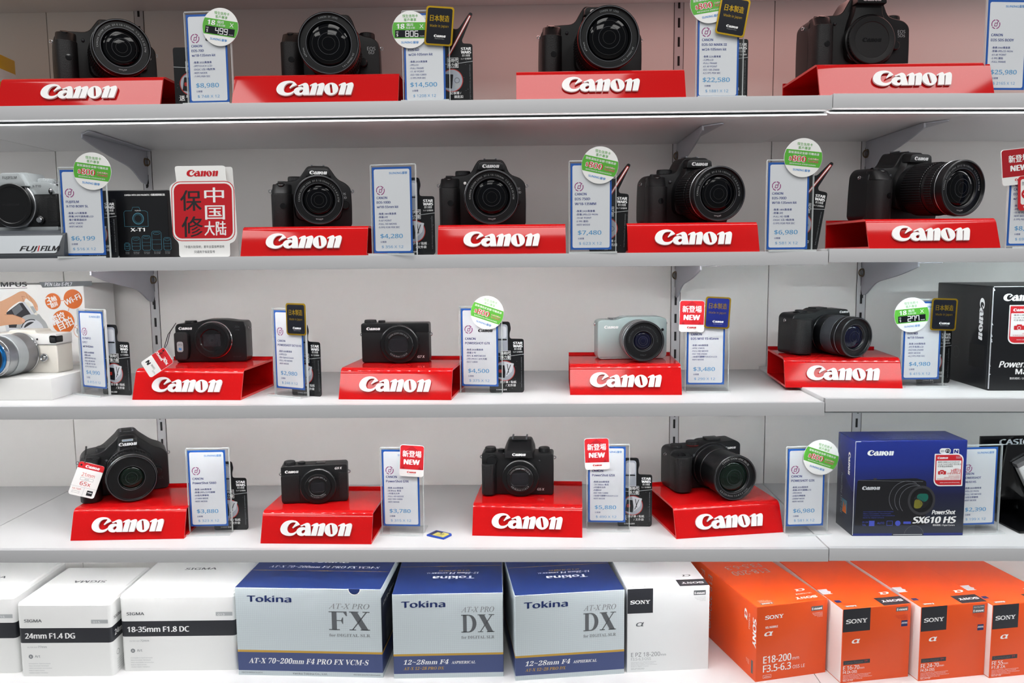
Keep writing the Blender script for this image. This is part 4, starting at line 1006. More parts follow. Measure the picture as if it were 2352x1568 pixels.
for sx in (-1, 1):
    b = MB(); b.ball(2.4, 'chrome', TM(sx * 56, 14, 54)); b.box(sx * 55 - 1.5, sx * 55 + 1.5, 13, 15, 53, 55, 'chrome', .3); b.obj('strap_lug', r)

# black mirrorless with long kit lens
r = cam('M3', 'M3', 1884, 74, 22, 'black camera with a long smooth lens beside the 277 sticker sign', rx=1.5)
b = MB(); out = [(-54, 0), (-56, 5, 5), (-56, 58, 4), (-50, 63, 4), (-14, 64, 3), (-4, 69, 5), (50, 67, 3), (56, 61, 4), (56, 5, 5), (54, 0)]
b.prism(rpoly(out, 3), 0, 34, 'black', 'y', 2.4, 3); b.obj('body', r)
b = MB(); b.prism(rpoly([(-56, 8), (-56, -12), (-50, -19), (-34, -19), (-27, -12), (-24, 2), (-24, 8)], 6), 2, 56, 'rubber', 'z', 3, 3); b.obj('grip', r)
lens(r, 8, 31.5, [(0, -6, 30, 30.5, 'lens_black', 0), (-6, -22, 29.5, 30, 'lens_black', 0), (-22, -44, 30.4, 30.4, 'dark_grey', 0), (-44, -56, 30.2, 29.6, 'lens_black', 0)], 30.5, 66, 17.5, 'CANON ZOOM LENS EF-M 18-55mm 1:3.5-5.6 IS STM', 'ø52mm', 22.8, 1.8, 'glass_blue', span=190, ftxt='dark_grey', accent=(14, 12.8, 'steel'))
printed(r, [('w', 43, 63.3, 18)])
dialtop(r, -40, 12, 63, 5, 3, 'black_gloss', 'shutter_button', 0); dialtop(r, -27, 17, 63, 9, 4.4); b = MB(); b.box(-2, 20, 12, 30, 67.5, 70, 'black', .5); b.obj('hot_shoe', r)
b = MB(); b.lathe([(0, 0), (2.6, 0), (2.6, -.5), (0, -.8)], 'black_gloss', 18, TM(-20, 0, 50)); b.obj('lamp_window', r)
for sx in (-1, 1):
    b = MB(); lug(b, sx * 56, 52, 16, sx); b.obj('strap_lug', r)

# bridge superzoom with paper tag (fourth shelf)
r = cam('SX60', 'SX60', 290, 92, 28, 'black superzoom camera with a white paper tag on a cord', rx=1.4); camsx = r
slr(r, 128, 95, 52, 66, 68, 6, 66, 32, 8, 38, 'l', None, logo=0, grip_d=34, hd=14)
b = MB(); b.word(6, 82.4, 26, 'logo_white', TM(0, -14.1, 0) @ FRONT, .1); b.text('SX', 52, 16, 5, 'dark_grey', TM(0, -.05, 0) @ FRONT, 'c'); b.obj('logo', r)
lens(r, 8, 38, [(0, -10, 37, 36, 'black', 0), (-10, -26, 35.5, 35.5, 'lens_black', 50), (-26, -48, 35, 35.6, 'lens_black', 0)], 36, 58, 17, None, None, 24, glass='glass_green', accent=(9, 7.8, 'silver'))
b = MB(); b.poly(rrect(-8, 8, 86.6, 90.2, 1), 'silver_paint', TM(6, -14.1, 0) @ FRONT, .1); b.text('Wi-Fi GPS', 6, 87.4, 1.9, 'ink_sky', TM(0, -14.3, 0) @ FRONT, 'c', 12); b.obj('sticker', r)
def dsx(b, M):
    b.poly(rrect(-18, 18, 15.5, 24.7, [0, 3.5, 3.5, 0]), 'ink_red', M, .06); b.word(2, 19.5, 20, 'ink_white', M, .15)
    b.text('21mm', 0, 4.5, 5.2, 'ink_red', M, 'c', 18); b.line([(-9, -1), (9, -1), (9, 2.6), (-9, 2.6), (-9, -1)], .3, 'ink_grey', M); b.text('WIDE', 0, -.2, 1.8, 'ink_grey', M, 'c'); b.text('65x', 0, -9, 6, 'ink_red', M, 'c', 15)
    b.line([(-18, -11.5), (18, -11.5)], .3, 'ink_lgrey', M); b.line([(1, -11.5), (1, -24)], .3, 'ink_lgrey', M); b.text('16.1MP', -9, -16.5, 2.6, 'ink_red', M, 'c', 12); b.line([(-14, -21), (-4, -21), (-4, -18.5), (-14, -18.5), (-14, -21)], .25, 'ink_grey', M)
    b.rect(6, 14, -22, -14.5, 'ink_black', M, .1); b.rect(7, 13, -18, -17, 'ink_white', M, .15); b.poly(ell(-14, 20, 1.5), 'ink_black', M, .2)
hangtag(camsx, None, (199, 1102), 36, 50, 22, -46, 'white paper tag with a red heading hanging on the superzoom camera', dsx, [[(197, 1024, -14), (195, 1045, -40), (195, 1064, -47)], [(199, 1024, -14), (198, 1046, -40), (195, 1064, -47)]])

# slim flat compact (fourth shelf)
r = cam('G9X', 'G9X', 724, 58, 9, 'small flat black compact camera beside the blue memory card')
body_box(r, 98, 58, 27, 'black', 2.2, 4)
b = MB(); b.prism(rrect(-49.1, -22, 3, 44, [3, 1, 3, 3]), -.9, 5, 'rubber', 'y', .7, 2); b.obj('leather_panel', r)
b = MB(); b.prism(rrect(36, 49.1, 3, 45, [3, 3, 1, 3]), -.9, 5, 'rubber', 'y', .7, 2); b.obj('leather_panel', r)
flatlens(r, 6, 27, 27, 12, [(27, 0), (27, -8), (25.6, -9), (24, -9), (20, -9), (19.6, -12), (18.8, -13), (13.5, -13), (13, -12.5)], 'CANON ZOOM LENS 3x IS', '10.2-30.6mm 1:2.0-4.9', 14.6, 1.9, (19, 15))
printed(r, [('w', -33, 49, 20), ('t', 'G9 X', 36, 50, 3.4, 'logo_white')], -.12)
dialtop(r, -37, 12, 58, 8.4, 5); dialtop(r, -19, 11, 58, 5.5, 3.6, 'black_satin', 'shutter_button', 0)
b = MB(); b.box(2, 16, 8, 20, 57.6, 58.5, 'black_gloss', .3); b.obj('flash_cover', r)
for sx in (-1, 1):
    b = MB(); lug(b, sx * 49, 43, 12, sx); b.obj('strap_lug', r)

# compact with viewfinder hump (fourth shelf)
r = cam('G5X', 'G5X', 1189, 68, -3, 'black compact camera with a viewfinder hump and front dial on the fourth shelf')
body_box(r, 111, 65, 33, 'black', 2.2, 3.5)
b = MB(); b.prism(rpoly([(-55, 8), (-55, -9), (-50, -14), (-38, -14), (-34, -8), (-32, 2), (-32, 8)], 4), 2, 50, 'rubber', 'z', 2, 3); b.obj('grip', r)
b = MB(); q0 = rpoly([(-21, 61), (-20, 72), (-14, 84), (21, 84), (26, 72), (27, 61)], 3); q1 = rpoly([(-19, 60), (-18, 68), (-15, 71), (21, 71), (24, 68), (25, 60)], 2)
b.prism(q1, -9, 14, 'black', 'y', 1.2, 2, taper=q0); b.prism(q0, 13.5, 36, 'black', 'y', 1.2, 2); b.obj('viewfinder_hump', r)
b = MB(); b.box(-9, 15, 10, 32, 83.4, 85.5, 'black', .4)
for sx in (-9, 12.6): b.box(sx, sx + 2.4, 10, 32, 85, 88.5, 'steel', .4)
b.obj('hot_shoe', r)
printed(r, [('w', 3, 65.5, 21)], -9.1); printed(r, [('t', 'G5 X', 36, 7, 3.6, 'logo_white')], -.1, 'badge')
flatlens(r, 5, 29, 28.5, 17, [(28.5, 0), (28.5, -12), (27, -13), (25.5, -13), (21.5, -13), (21, -17), (20, -18), (15, -18), (14.5, -17.4)], 'CANON ZOOM LENS 4.2x IS', '8.8-36.8mm 1:1.8-2.8', 15.8, 2.2, (25, 20), 125, 100)
b = MB(); M = TM(-39, 0, 54); b.lathe([(0, 0), (8, 0), (8, -6), (7.2, -7), (0, -7)], 'black_satin', 36, M); b.gear(8.3, -.5, -6, 'black', 30, .4, M); b.obj('front_dial', r)
dialtop(r, -43, 15, 65, 8.4, 7); dialtop(r, -26, 13, 65, 5, 4.5, 'black_satin', 'shutter_button', 0); dialtop(r, 41, 17, 65, 8.6, 6.5)
b = MB(); b.ball(1.8, 'dark_grey', TM(34, -.6, 54), (1, .5, 1)); b.obj('lamp_window', r)
for sx in (-1, 1):
    b = MB(); lug(b, sx * 55.5, 56, 14, sx); b.obj('strap_lug', r)

# large-lens superzoom turned aside (fourth shelf)
r = cam('G3X', 'G3X', 1620, 100, 14, 'black camera with a big extended lens lettered around its rim, on the turned stand')
b = MB(); out = [(-58, 0), (-60, 5, 5), (-60, 60, 5), (-54, 65, 4), (-10, 66, 6), (0, 72, 6), (52, 73, 3), (60, 68, 4), (60, 5, 5), (58, 0)]
b.prism(rpoly(out, 3), 0, 38, 'black', 'y', 2.4, 3); b.obj('body', r)
b = MB(); b.prism(rpoly([(-60, 8), (-60, -18), (-54, -26), (-38, -26), (-31, -18), (-29, 2), (-29, 8)], 6), 2, 57, 'rubber', 'z', 3, 3); b.obj('grip', r)
b = MB(); b.cyl(6, 3, 'black_gloss', TM(-45, -9, 56) @ Matrix.Rotation(RAD(22), 4, 'X'), .8, 28); b.obj('shutter_button', r)
lens(r, 11, 35, [(0, -8, 36, 35.5, 'black', 0), (-8, -26, 33.5, 33, 'lens_black', 0), (-26, -64, 32.4, 33.8, 'lens_black', 0)], 34.6, 76, 23, None, None, 28, glass='glass_green')
b = MB(); M = TM(11, 0, 35); b.lathe([(36.4, -1.2), (36.6, -1.6), (36.9, -.9), (36.4, -.6)], 'steel', 64, M); b.obj('trim_ring', r)
b = MB(); F = M @ face_front(-72); b.arc('CANON ZOOM LENS 25x IS', 27.6, 84, 2.5, 'logo_white', F, .2, 96, off=.02); b.arc('8.8-220.0mm 1:2.8-5.6 USM', 30, -90, 2.4, 'ink_lgrey', F, .2, 100, True, off=.02); b.obj('lens_lettering', r)
printed(r, [('w', 42, 62, 19), ('t', '• • •', 16, 63, 1.6, 'ink_grey')])
dialtop(r, -45, 14, 65, 9.5, 5); dialtop(r, -16, 16, 67, 10, 6.4); b = MB(); b.cyl(10.2, 1, 'ember', TM(-16, 16, 66.6), .3, 36); b.obj('dial_ring', r)
b = MB(); b.box(8, 30, 10, 30, 72, 76, 'black_satin', 1.2); b.obj('hot_shoe', r)
b = MB(); b.ball(3.4, 'dark_grey', TM(-19, -.6, 53), (1, .5, 1)); b.obj('lamp_window', r)
for sx in (-1, 1):
    b = MB(); lug(b, sx * 60, 54, 16, sx); b.obj('strap_lug', r)
# ================================================================== cartons
def place_box(A, B, z): m = (A + B) / 2; return (m.x, m.y, z), math.degrees(math.atan2(B.y - A.y, B.x - A.x)), MM((B - A).length)
def bands(b, w, d, h, zs, bev=1.2):
    """upright carton: zs = [(top z, side material)...] from the floor up, last = lid material"""
    z = 0
    n = len(zs)
    x, y = w / 2, d
    for i, (zt, mt) in enumerate(zs):
        V = [(-x, 0, z), (x, 0, z), (x, y, z), (-x, y, z), (-x, 0, zt), (x, 0, zt), (x, y, zt), (-x, y, zt)]
        b.add(V, [(0, 1, 5, 4), (1, 2, 6, 5), (2, 3, 7, 6), (3, 0, 4, 7)], mt, None, False); z = zt
def carton(name, label, loc, rz, w, d, h, side, lid, group, rad=1.2, bandz=None, cat='lens carton'):
    r = thing(name, label, cat, loc, rz, group)
    b = MB()
    bm = bmesh.new(); zs = [0] + [q[0] for q in (bandz or [])] + [h]
    mts = [q[1] for q in (bandz or [])] + [side]
    pts = rrect(-w / 2, w / 2, 0, d, rad, 3); n = len(pts)
    rows = [[(p[0], p[1], z) for p in pts] for z in zs[:-1]]
    rows.append([(p[0], p[1], h - rad) for p in pts]); mts2 = mts[:]
    inn = rrect(-w / 2 + rad, w / 2 - rad, rad, d - rad, .05, 3)
    for k in range(len(rows) - 1):
        b.add(rows[k] + rows[k + 1], [(i, (i + 1) % n, n + (i + 1) % n, n + i) for i in range(n)], mts2[k])
    mid = [((p[0] * .3 + q[0] * .7), (p[1] * .3 + q[1] * .7), h - rad * .3) for p, q in zip(pts, pts)]
    m1 = [(p[0] + (q[0] - p[0]) * .3, p[1] + (q[1] - p[1]) * .3, h - rad * .29) for p, q in zip(pts, inn)]
    tp = [(q[0], q[1], h) for q in inn]
    b.add(rows[-1] + m1, [(i, (i + 1) % n, n + (i + 1) % n, n + i) for i in range(n)], mts2[-1])
    b.add(m1 + tp, [(i, (i + 1) % n, n + (i + 1) % n, n + i) for i in range(n)], lid)
    b.add(tp, [tuple(range(n))], lid, None, False); b.add(rows[0], [tuple(range(n))[::-1]], side, None, False)
    b.obj('box', r)
    return r
def sony(b, cx, cy, w, M, mt='ink_white', lift=.2):
    s = w / 4.0; h = s * .74; y0 = cy - h / 2
    def R(x0, x1, a, c): b.rect(cx + x0 * s, cx + x1 * s, y0 + a * h, y0 + c * h, mt, M, lift)
    def Pg(p): b.poly([(cx + x * s, y0 + y * h) for x, y in p], mt, M, lift)
    b.text('S', cx - 1.52 * s, y0, h, mt, M, 'c', s * .82, lift, off=.035); R(-1.93, -1.83, .0, .3); R(-1.2, -1.1, .7, 1)
    b.poly(ell(cx - .52 * s, cy, s * .52, h * .53), mt, M, lift, [ell(cx - .52 * s, cy, s * .3, h * .36)])
    R(.16, .26, .08, .92); R(.8, .9, .08, .92); R(.04, .4, 0, .12); R(.04, .34, .88, 1); R(.66, 1.02, .88, 1); Pg([(.12, 1), (.42, 1), (.9, .1), (.9, 0), (.72, 0), (.22, .84)])
    R(1.4, 1.62, .05, .5); R(1.26, 1.76, 0, .12); R(1.02, 1.46, .88, 1); R(1.62, 2.0, .88, 1); Pg([(1.1, .95), (1.36, .95), (1.62, .5), (1.4, .42)]); Pg([(1.72, .95), (1.88, .95), (1.62, .42), (1.5, .5)])
def serif(b, ch, x, y, w, h, mt, M, lift=.2):
    R = lambda x0, x1, a, c: b.rect(x + x0 * w, x + x1 * w, y + a * h, y + c * h, mt, M, lift)
    Pg = lambda p: b.poly([(x + q[0] * w, y + q[1] * h) for q in p], mt, M, lift)
    if ch == 'F':
        R(.16, .42, 0, 1); R(0, .58, 0, .045); R(0, .95, .955, 1); Pg([(.95, 1), (.98, .76), (.92, .76), (.78, .955)]); R(.4, .72, .49, .535); Pg([(.72, .68), (.76, .68), (.76, .34), (.72, .34), (.66, .49), (.66, .535)])
    if ch == 'X':
        Pg([(.06, 1), (.38, 1), (.94, 0), (.62, 0)]); Pg([(.83, 1), (.9, 1), (.17, 0), (.1, 0)])
        for a, c in ((0, .32), (.54, 1)): R(a, c, 0, .045)
        for a, c in ((0, .46), (.66, 1)): R(a, c, .955, 1)
    if ch == 'D':
        R(.12, .36, 0, 1); R(0, .5, 0, .05); R(0, .5, .95, 1)
        o = [(.5 + .5 * math.cos(RAD(a)), .5 + .5 * math.sin(RAD(a))) for a in range(90, -91, -10)]; i = [(.46 + .28 * math.cos(RAD(a)), .5 + .45 * math.sin(RAD(a))) for a in range(-90, 91, 10)]
        Pg(o + i)
def lines(b, x, y, n, w, mt, M, step=2.6, h=1.1, lift=.2):
    T = ['Interchangeable lens / Objectif interchangeable', 'Objetivo intercambiable / Wechselobjektiv', 'Obiettivo intercambiabile / Lens verwisselbaar', 'Made for digital cameras', 'Utbytbart objektiv / Vaihdettava']
    for i in range(n): b.text(T[i % 5], x, y - i * step, h, mt, M, 'l', w * (1, .92, 1.05, .7, .85)[i % 5], lift)
z5 = ROWZ[4] + Z0
def sigma(label, A, B, d, h, title, filt, code, side=False, flip=False):
    loc, rz, w = place_box(AT(*A, z5), AT(*B, z5), z5)
    r = carton('lens_carton', label, loc, rz, w, d, h, 'sigma_white', 'sigma_white', 'white lens cartons with a dark band', 5, [(h * .455, 'sigma_white'), (h * .655, 'sigma_dark')])
    b = MB(); F = face_front(0); x = -w / 2 + 10
    b.text('SIGMA', x, h * .735, 4.4, 'ink_dgrey', F, 'l', 26, off=.02)
    b.rect(w / 2 - 29, w / 2 - 4, h * .715, h * .765, 'ink_lgrey', F, .1); b.text(code, w / 2 - 26, h * .722, 2.8, 'ink_white', F, 'l', 10)
    b.text(title, x, h * .515, 8.2, 'ink_white', F, 'l', 74 if len(title) < 14 else 92, off=.022)
    b.text('FILTER SIZE', x + 2, h * .39, 1.6, 'ink_lgrey', F, 'l', 15); b.text(filt, x + 18, h * .388, 3, 'ink_grey', F, 'l', 13)
    b.poly(ell(x + 6, h * .27, 3.3), 'ink_grey', F, .1); b.text('A', x + 6, h * .27 - 1.7, 3.4, 'paper_white', F, 'c'); b.text('Art', x + 12, h * .257, 4, 'ink_grey', F, 'l', 8)
    lines(b, x + 2, h * .17, 5, 33, 'ink_lgrey', F, 3.6, 1.4)
    T = face_top(h)
    if flip: T = T @ Matrix.Translation((0, d * .55, 0)) @ rz2(180)
    else: T = T @ Matrix.Translation((0, d * .5, 0))
    b.text('SIGMA', 0, -4, 8, 'ink_dgrey', T, 'c', 50, off=.02)
    if side:
        G = face_right(w / 2)
        b.text('SIGMA', 10, h * .735, 4.4, 'ink_dgrey', G, 'l', 26, off=.02); b.text(title, 10, h * .515, 8.2, 'ink_white', G, 'l', 74, off=.022); b.ringline(16, h * .27, 4, .6, 'ink_grey', G); lines(b, 12, h * .17, 5, 33, 'ink_lgrey', G, 3.6, 1.4)
    b.faces('lettering', r); return r
sigma('white banded lens carton cut by the picture edge', (-200, 1547), (45, 1545), 145, 121, '24-35mm F2 DG', '82mm', '015')
sigma('white lens carton with dark band reading 24mm', (50, 1553), (262, 1552), 140, 115, '24mm F1.4 DG', '77mm', '015', True, True)
sigma('white lens carton with dark band reading 18-35mm', (284, 1541), (546, 1538), 200, 120, '18-35mm F1.8 DC', '72mm', '013')
def tokina(label, A, B, d, h, kind, top):
    loc, rz, w = place_box(AT(*A, z5), AT(*B, z5), z5)
    r = carton('lens_carton', label, loc, rz, w, d, h, 'tok_grid', 'tok_blue', 'blue and silver lens cartons', 1.2, [(h * .055, 'tok_grid'), (h * .265, 'tok_band'), (h * .29, 'tok_gold')])
    b = MB(); F = face_front(0); k = w / 2
    b.text('Tokina', -k + w * .085, h * .84, 9.2, 'tok_blue', F, 'l', w * .3 if kind == 'FX' else w * .39, off=.03)
    xr = k - w * .08; bw = w * .28 if kind == 'FX' else w * .3
    b.text(iser('AT-X PRO'), xr - bw / 2, h * .775, 8.2, 'ink_grey', F, 'c', bw)
    c1, c2 = kind; serif(b, c1, xr - bw, h * .535, bw * .46, h * .21, 'ink_dgrey', F); serif(b, c2, xr - bw * .5, h * .535, bw * .5, h * .21, 'ink_dgrey', F)
    b.text(bser('for DIGITAL SLR'), xr - bw / 2, h * .46, 4.6, 'ink_grey', F, 'c', bw)
    if kind == 'FX':
        b.text(bser('AT-X 70~200mm F4 PRO FX VCM-S'), -2, h * .14, 8.4, 'ink_white', F, 'c', w * .83, shear=.25)
        b.text('Kenko Tokina Co., Ltd.', 0, h * .018, 3, 'ink_dgrey', F, 'c', 52); b.text('OBJECTIF FABRIQUE AU JAPON', -k + 5, h * .025, 1.8, 'ink_dgrey', F, 'l', 32); b.text('PRECISION MANUFACTURED IN JAPAN', k - 4, h * .022, 1.8, 'ink_dgrey', F, 'r', 40)
        # thumb notch of the lid and the dark side print
        b.poly([(xr - 22 + 9.5 * math.cos(RAD(a)), h + 9.5 * math.sin(RAD(a))) for a in range(180, 361, 12)], 'paper_white', F, .12)
        b.poly([(xr - 22 + 8.3 * math.cos(RAD(a)), h + 8.3 * math.sin(RAD(a))) for a in range(180, 361, 12)], 'tok_blue', F, .25)
    else:
        b.text(bser('12~28mm F4'), -k + w * .09, h * .165, 7.2, 'ink_white', F, 'l', w * .41, shear=.25); b.text(bser('ASPHERICAL'), -k + w * .525, h * .165, 4.4, 'ink_white', F, 'l', w * .22, shear=.25)
        b.text(bser('AT-X 12~28 PRO DX'), -k + w * .09, h * .1, 4.6, 'tok_gold', F, 'l', w * .37, shear=.25)
    G = face_right(k); b.rect(0, d, h * .29, h * .9, 'tok_dark', G, .1); b.rect(30, 80, h * .45, h * .62, 'ink_dgrey', G, .2); b.rect(30, 80, h * .32, h * .42, 'ink_dgrey', G, .2); b.text(top.split('|')[0], 10, h * .78, 5, 'ink_white', G, 'l', 80, shear=.2)
    T = face_top(h)
    b.rect(-k + 2, k - 2, d * .0 + (66 if kind == 'FX' else 104), (67 if kind == 'FX' else 105), 'tok_gold', T, .15)
    if kind == 'FX':
        b.text('Tokina', 4, 100, 11, 'ink_white', T, 'c', 62, off=.03); b.text(bser('AT-X 70~200mm F4 PRO FX VCM-S'), 2, 78, 8.5, 'ink_white', T, 'c', w * .8, shear=.25)
    else:
        U = T @ TM(6, 62, 0) @ rz2(180)
        b.text('Tokina', 0, -2, 10, 'ink_white', U, 'c', 62, off=.03); b.text(bser('12~28mm F4'), -16, -17, 7, 'ink_white', U, 'c', 46, shear=.25); b.text(bser('ASPHERICAL'), 26, -17, 4.4, 'ink_white', U, 'c', 34, shear=.25); b.text(bser('AT-X 12~28 PRO DX'), 0, -26, 4.6, 'tok_gold', U, 'c', 50, shear=.25)
    b.faces('lettering', r)
tokina('large blue and silver lens carton with a thumb notch, reading FX', (548, 1549), (880, 1556), 165, 136, 'FX', 'AT-X 70~200mm')
tokina('blue and silver lens carton reading DX, beside the one with the notch', (905, 1558), (1157, 1553), 168, 129.5, 'DX', '12~28mm')
tokina('blue and silver lens carton reading DX, beside the white carton with a black square', (1184, 1563), (1434, 1546), 165, 130, 'DX', '12~28mm')
def smallprint(b, x, y, n, w, mt, M, al='r'):
    for i in range(n): b.text(('Interchangeable lens', 'Objectif interchangeable', 'Wechselobjektiv', 'Lens')[i % 4], x, y - i * 2.0, 1.1, mt, M, al, w * (1, .95, .8, .5)[i % 4])
def sony_carton(label, A, B, d, h, kind, title, mm, sub, code):
    loc, rz, w = place_box(AT(*A, z5), AT(*B, z5), z5)
    o = kind != 'white'; main = 'sony_orange' if o else 'sony_white'
    r = carton('lens_carton', label, loc, rz, w, d, h, main, main, 'orange lens cartons' if o else None, 1.0)
    b = MB(); F = face_front(0); k = w / 2; ink = 'ink_white' if o else 'ink_grey'
    T = face_top(h) @ TM(0, 0, 0); U = T @ rz2(180)
    if kind == 'le':
        sony(b, -k + 28, h * .845, 30, F); b.text('SEL18200LE', -k + 14, h * .7, 3, 'ink_white', F, 'l', 20, off=.02); b.text('α', -k + 13, h * .6, 8, 'ink_white', F, 'l', 13, off=.03, shear=.2)
        b.rect(k - 27, k - 8, h * .86, h * .92, 'ink_dgrey', F, .1); b.text('E-mount', k - 17.5, h * .873, 3.3, 'ink_white', F, 'c', 16, off=.03); smallprint(b, k - 8, h * .825, 4, 17, 'ink_white', F)
        b.text('E18-200', -k + 12, h * .235, 10.5, 'ink_white', F, 'l', 45, off=.012); b.text('mm', -k + 59, h * .235, 5, 'ink_white', F, 'l', 11); b.text('F3.5-6.3', -k + 12, h * .115, 10.5, 'ink_white', F, 'l', 45, off=.012); b.text('OSS LE', -k + 60, h * .115, 5, 'ink_white', F, 'l', 20)
        b.line([(-k + 12, 4), (-k + 25, 4), (-k + 25, 8.5), (-k + 12, 8.5), (-k + 12, 4)], .35, 'ink_white', F); b.text('ø62mm', -k + 18.5, 5, 2.2, 'ink_white', F, 'c')
        G = face_left(-k)          # u runs towards the front edge
        b.text('SONY', 0, 0, 9, 'ink_white', G @ TM(-10, h * .82, 0) @ rz2(-90), 'l', 42, off=.035); b.text('SEL18200LE', 0, 0, 3.4, 'ink_white', G @ TM(-22, h * .84, 0) @ rz2(-90), 'l', 24); b.text('α', 0, 0, 10, 'ink_white', G @ TM(-34, h * .86, 0) @ rz2(-90), 'l', 15, off=.03, shear=.2)
        b.text('E18-200mm', 0, 0, 13, 'ink_lgrey', G @ TM(-150, h * .92, 0) @ rz2(-90), 'l', 88); b.text('F3.5-6.3', 0, 0, 13, 'ink_lgrey', G @ TM(-176, h * .92, 0) @ rz2(-90), 'l', 60)
        b.rect(-13, -8, 8, 28, 'ink_dgrey', G, .1); smallprint(b, -18, 24, 4, 10, 'ink_white', G)
        sony(b, -k + 26 + 2, 0, 36, U @ TM(0, -12, 0)); b.text('SEL18200LE', -k + 24, -27, 3.4, 'ink_white', U, 'c', 26); b.text('α', -k + 22, -42, 10, 'ink_white', U, 'c', 16, off=.03, shear=.2)
        b.rect(k - 30, k - 10, -10, -5, 'ink_dgrey', U, .1); b.text('E-mount', k - 20, -9, 3.3, 'ink_white', U, 'c', 16, off=.03); smallprint(b, k - 11, -13, 4, 20, 'ink_white', U)
        b.text('E18-200', 0, -128, 16, 'ink_lgrey', U, 'c', 62); b.text('F3.5-6.3', 0, -150, 14, 'ink_lgrey', U, 'c', 62)
    else:
        q = w * (.4 if kind == 'zoom' else .385) if o else w * .31; qh = h * .295 if not o else (h * .31 if kind == 'zoom' else h * .33)
        b.rect(-k + .2, -k + q, h - qh, h - .4, 'sony_black', F, .1); sony(b, -k + q / 2, h - qh * .55, q * .78, F, lift=.3)
        b.text('α', -k + q * .5, h * (.53 if o else .55), 8, 'ink_white' if o else 'ink_dgrey', F, 'c', 12, off=.03 if o else .005, shear=.2)
        if o:
            b.rect(-k + 3, -k + q + 2, h * .245, h * .3, 'sony_black', F, .1); b.text(sub[1], -k + 5, h * .257, 3.4, 'ink_dgrey', F, 'l', q - 14); b.text('T*', -k + q - 7, h * .257, 3.4, 'badge_red', F, 'l')
            b.rect(k - 24, k - 5, h * (.91 if kind == 'zoom' else .86), h * .965, 'ink_dgrey', F, .1); b.text('E-mount', k - 14.5, h * (.92 if kind == 'zoom' else .875), 3.2, 'ink_white', F, 'c', 16, off=.03)
            if kind != 'zoom': b.text('35mm FULL-FRAME', k - 14.5, h * .93, 1.8, 'ink_white', F, 'c', 16)
            smallprint(b, k - 5, h * .85, 4, 20, 'badge_dred', F); zz = h * .7 if kind == 'zoom' else h * .62
            b.rect(k - 15, k - 5, zz, zz + 9, 'tok_blue', F, .1); b.text('ZEISS', k - 10, zz + 4, 2.4, 'ink_white', F, 'c', 9, off=.03)
            b.text(title, -k + 3, h * .175, 6, 'ink_white', F, 'l', 3.6 * len(title), off=.008); b.text('mm', -k + 4 + 3.6 * len(title), h * .175, 3, 'ink_white', F, 'l'); b.text(sub[0], -k + 3, h * .125, 4.2, 'ink_white', F, 'l', 22, off=.01)
            lines(b, -k + 3, h * .1, 4, 44, 'ink_white', F, 2.2, 1.2); b.text(code, -k + 3, h * .02, 2.4, 'ink_white', F, 'l', 16)
            G = face_left(-k); b.rect(-d + 1, -1, 1, h - 1, 'paper_white', G, .1)
            sony(b, -k + q * .5, 0, q * .8, U @ TM(0, -14, 0), lift=.3); b.rect(-k + .4, -k + q, -27, -1, 'sony_black', U, .1)
            b.text('α', -k + 17, -44, 10, 'ink_white', U, 'c', 15, off=.03, shear=.2); b.rect(k - 26, k - 8, -10, -5.6, 'ink_dgrey', U, .1); b.text('E-mount', k - 17, -9.4, 3, 'ink_white', U, 'c', 15, off=.03)
            b.rect(k - 12, k - 3, -30, -22, 'tok_blue', U, .1); smallprint(b, k - 8, -14, 3, 22, 'badge_dred', U)
        else:
            b.rect(k - 24, k - 6, h * .895, h * .95, 'ink_dgrey', F, .1); b.text('E-mount', k - 15, h * .907, 3.2, 'ink_white', F, 'c', 15, off=.03); smallprint(b, k - 6, h * .87, 4, 17, 'ink_lgrey', F)
            b.text('E PZ 18-200', -k + 6, h * .185, 6.4, 'ink_grey', F, 'l', 44); b.text('mm', -k + 51, h * .185, 3.4, 'ink_grey', F, 'l', 8); b.text('F3.5-6.3 OSS', -k + 6, h * .14, 4.2, 'ink_lgrey', F, 'l', 30)
            lines(b, -k + 6, h * .115, 4, 38, 'ink_lgrey', F, 2.2, 1.1); b.text('SELP18200', -k + 6, h * .03, 2.4, 'ink_lgrey', F, 'l', 20)
            b.rect(-k + .4, -k + w * .36, -26, -2, 'sony_black', U, .1); sony(b, -k + w * .18, 0, w * .28, U @ TM(0, -13, 0), lift=.3); b.text('α', -k + 24, -44, 9, 'ink_dgrey', U, 'c', 14, shear=.2)
            b.line([(k - 28, -9), (k - 10, -9), (k - 10, -5), (k - 28, -5), (k - 28, -9)], .7, 'ink_dgrey', U); smallprint(b, k - 10, -11, 2, 18, 'ink_lgrey', U)
    b.faces('lettering', r)
    if kind in ('zoom', 'prime'):
        b = MB(); b.poly([(-k - .2, 52), (-k + 15, 52), (-k + 13, 55), (-k + 16, 60), (-k + 13, 63), (-k + 15, 70), (-k - .2, 70)], 'promo_pale', T, .25)
        for i in range(4): b.text('SEALED SEALED', -k + 1, 54 + i * 4, 1.6, 'ink_dgrey', T, 'l', 13, lift=.35)
        b.poly([(-70, h - 12), (-52, h - 10), (-52, h), (-70, h)], 'promo_pale', face_left(-k), .3); b.obj('seal_tape', r)
    return r
sony_carton('white lens carton with a black square in its corner', (1440, 1544), (1627, 1535), 200, 129.5, 'white', '', '', ('', ''), '')
sony_carton('all orange lens carton without a black square, turned to show its side', (1735, 1566), (1896, 1543), 230, 113.5, 'le', '', '', ('', ''), '')
sony_carton('orange lens carton with black square reading 16-70mm', (1931, 1569), (2086, 1553), 235, 111.5, 'zoom', 'E 16-70', '', ('F4 ZA OSS', 'Vario-Tessar'), 'SEL1670Z')
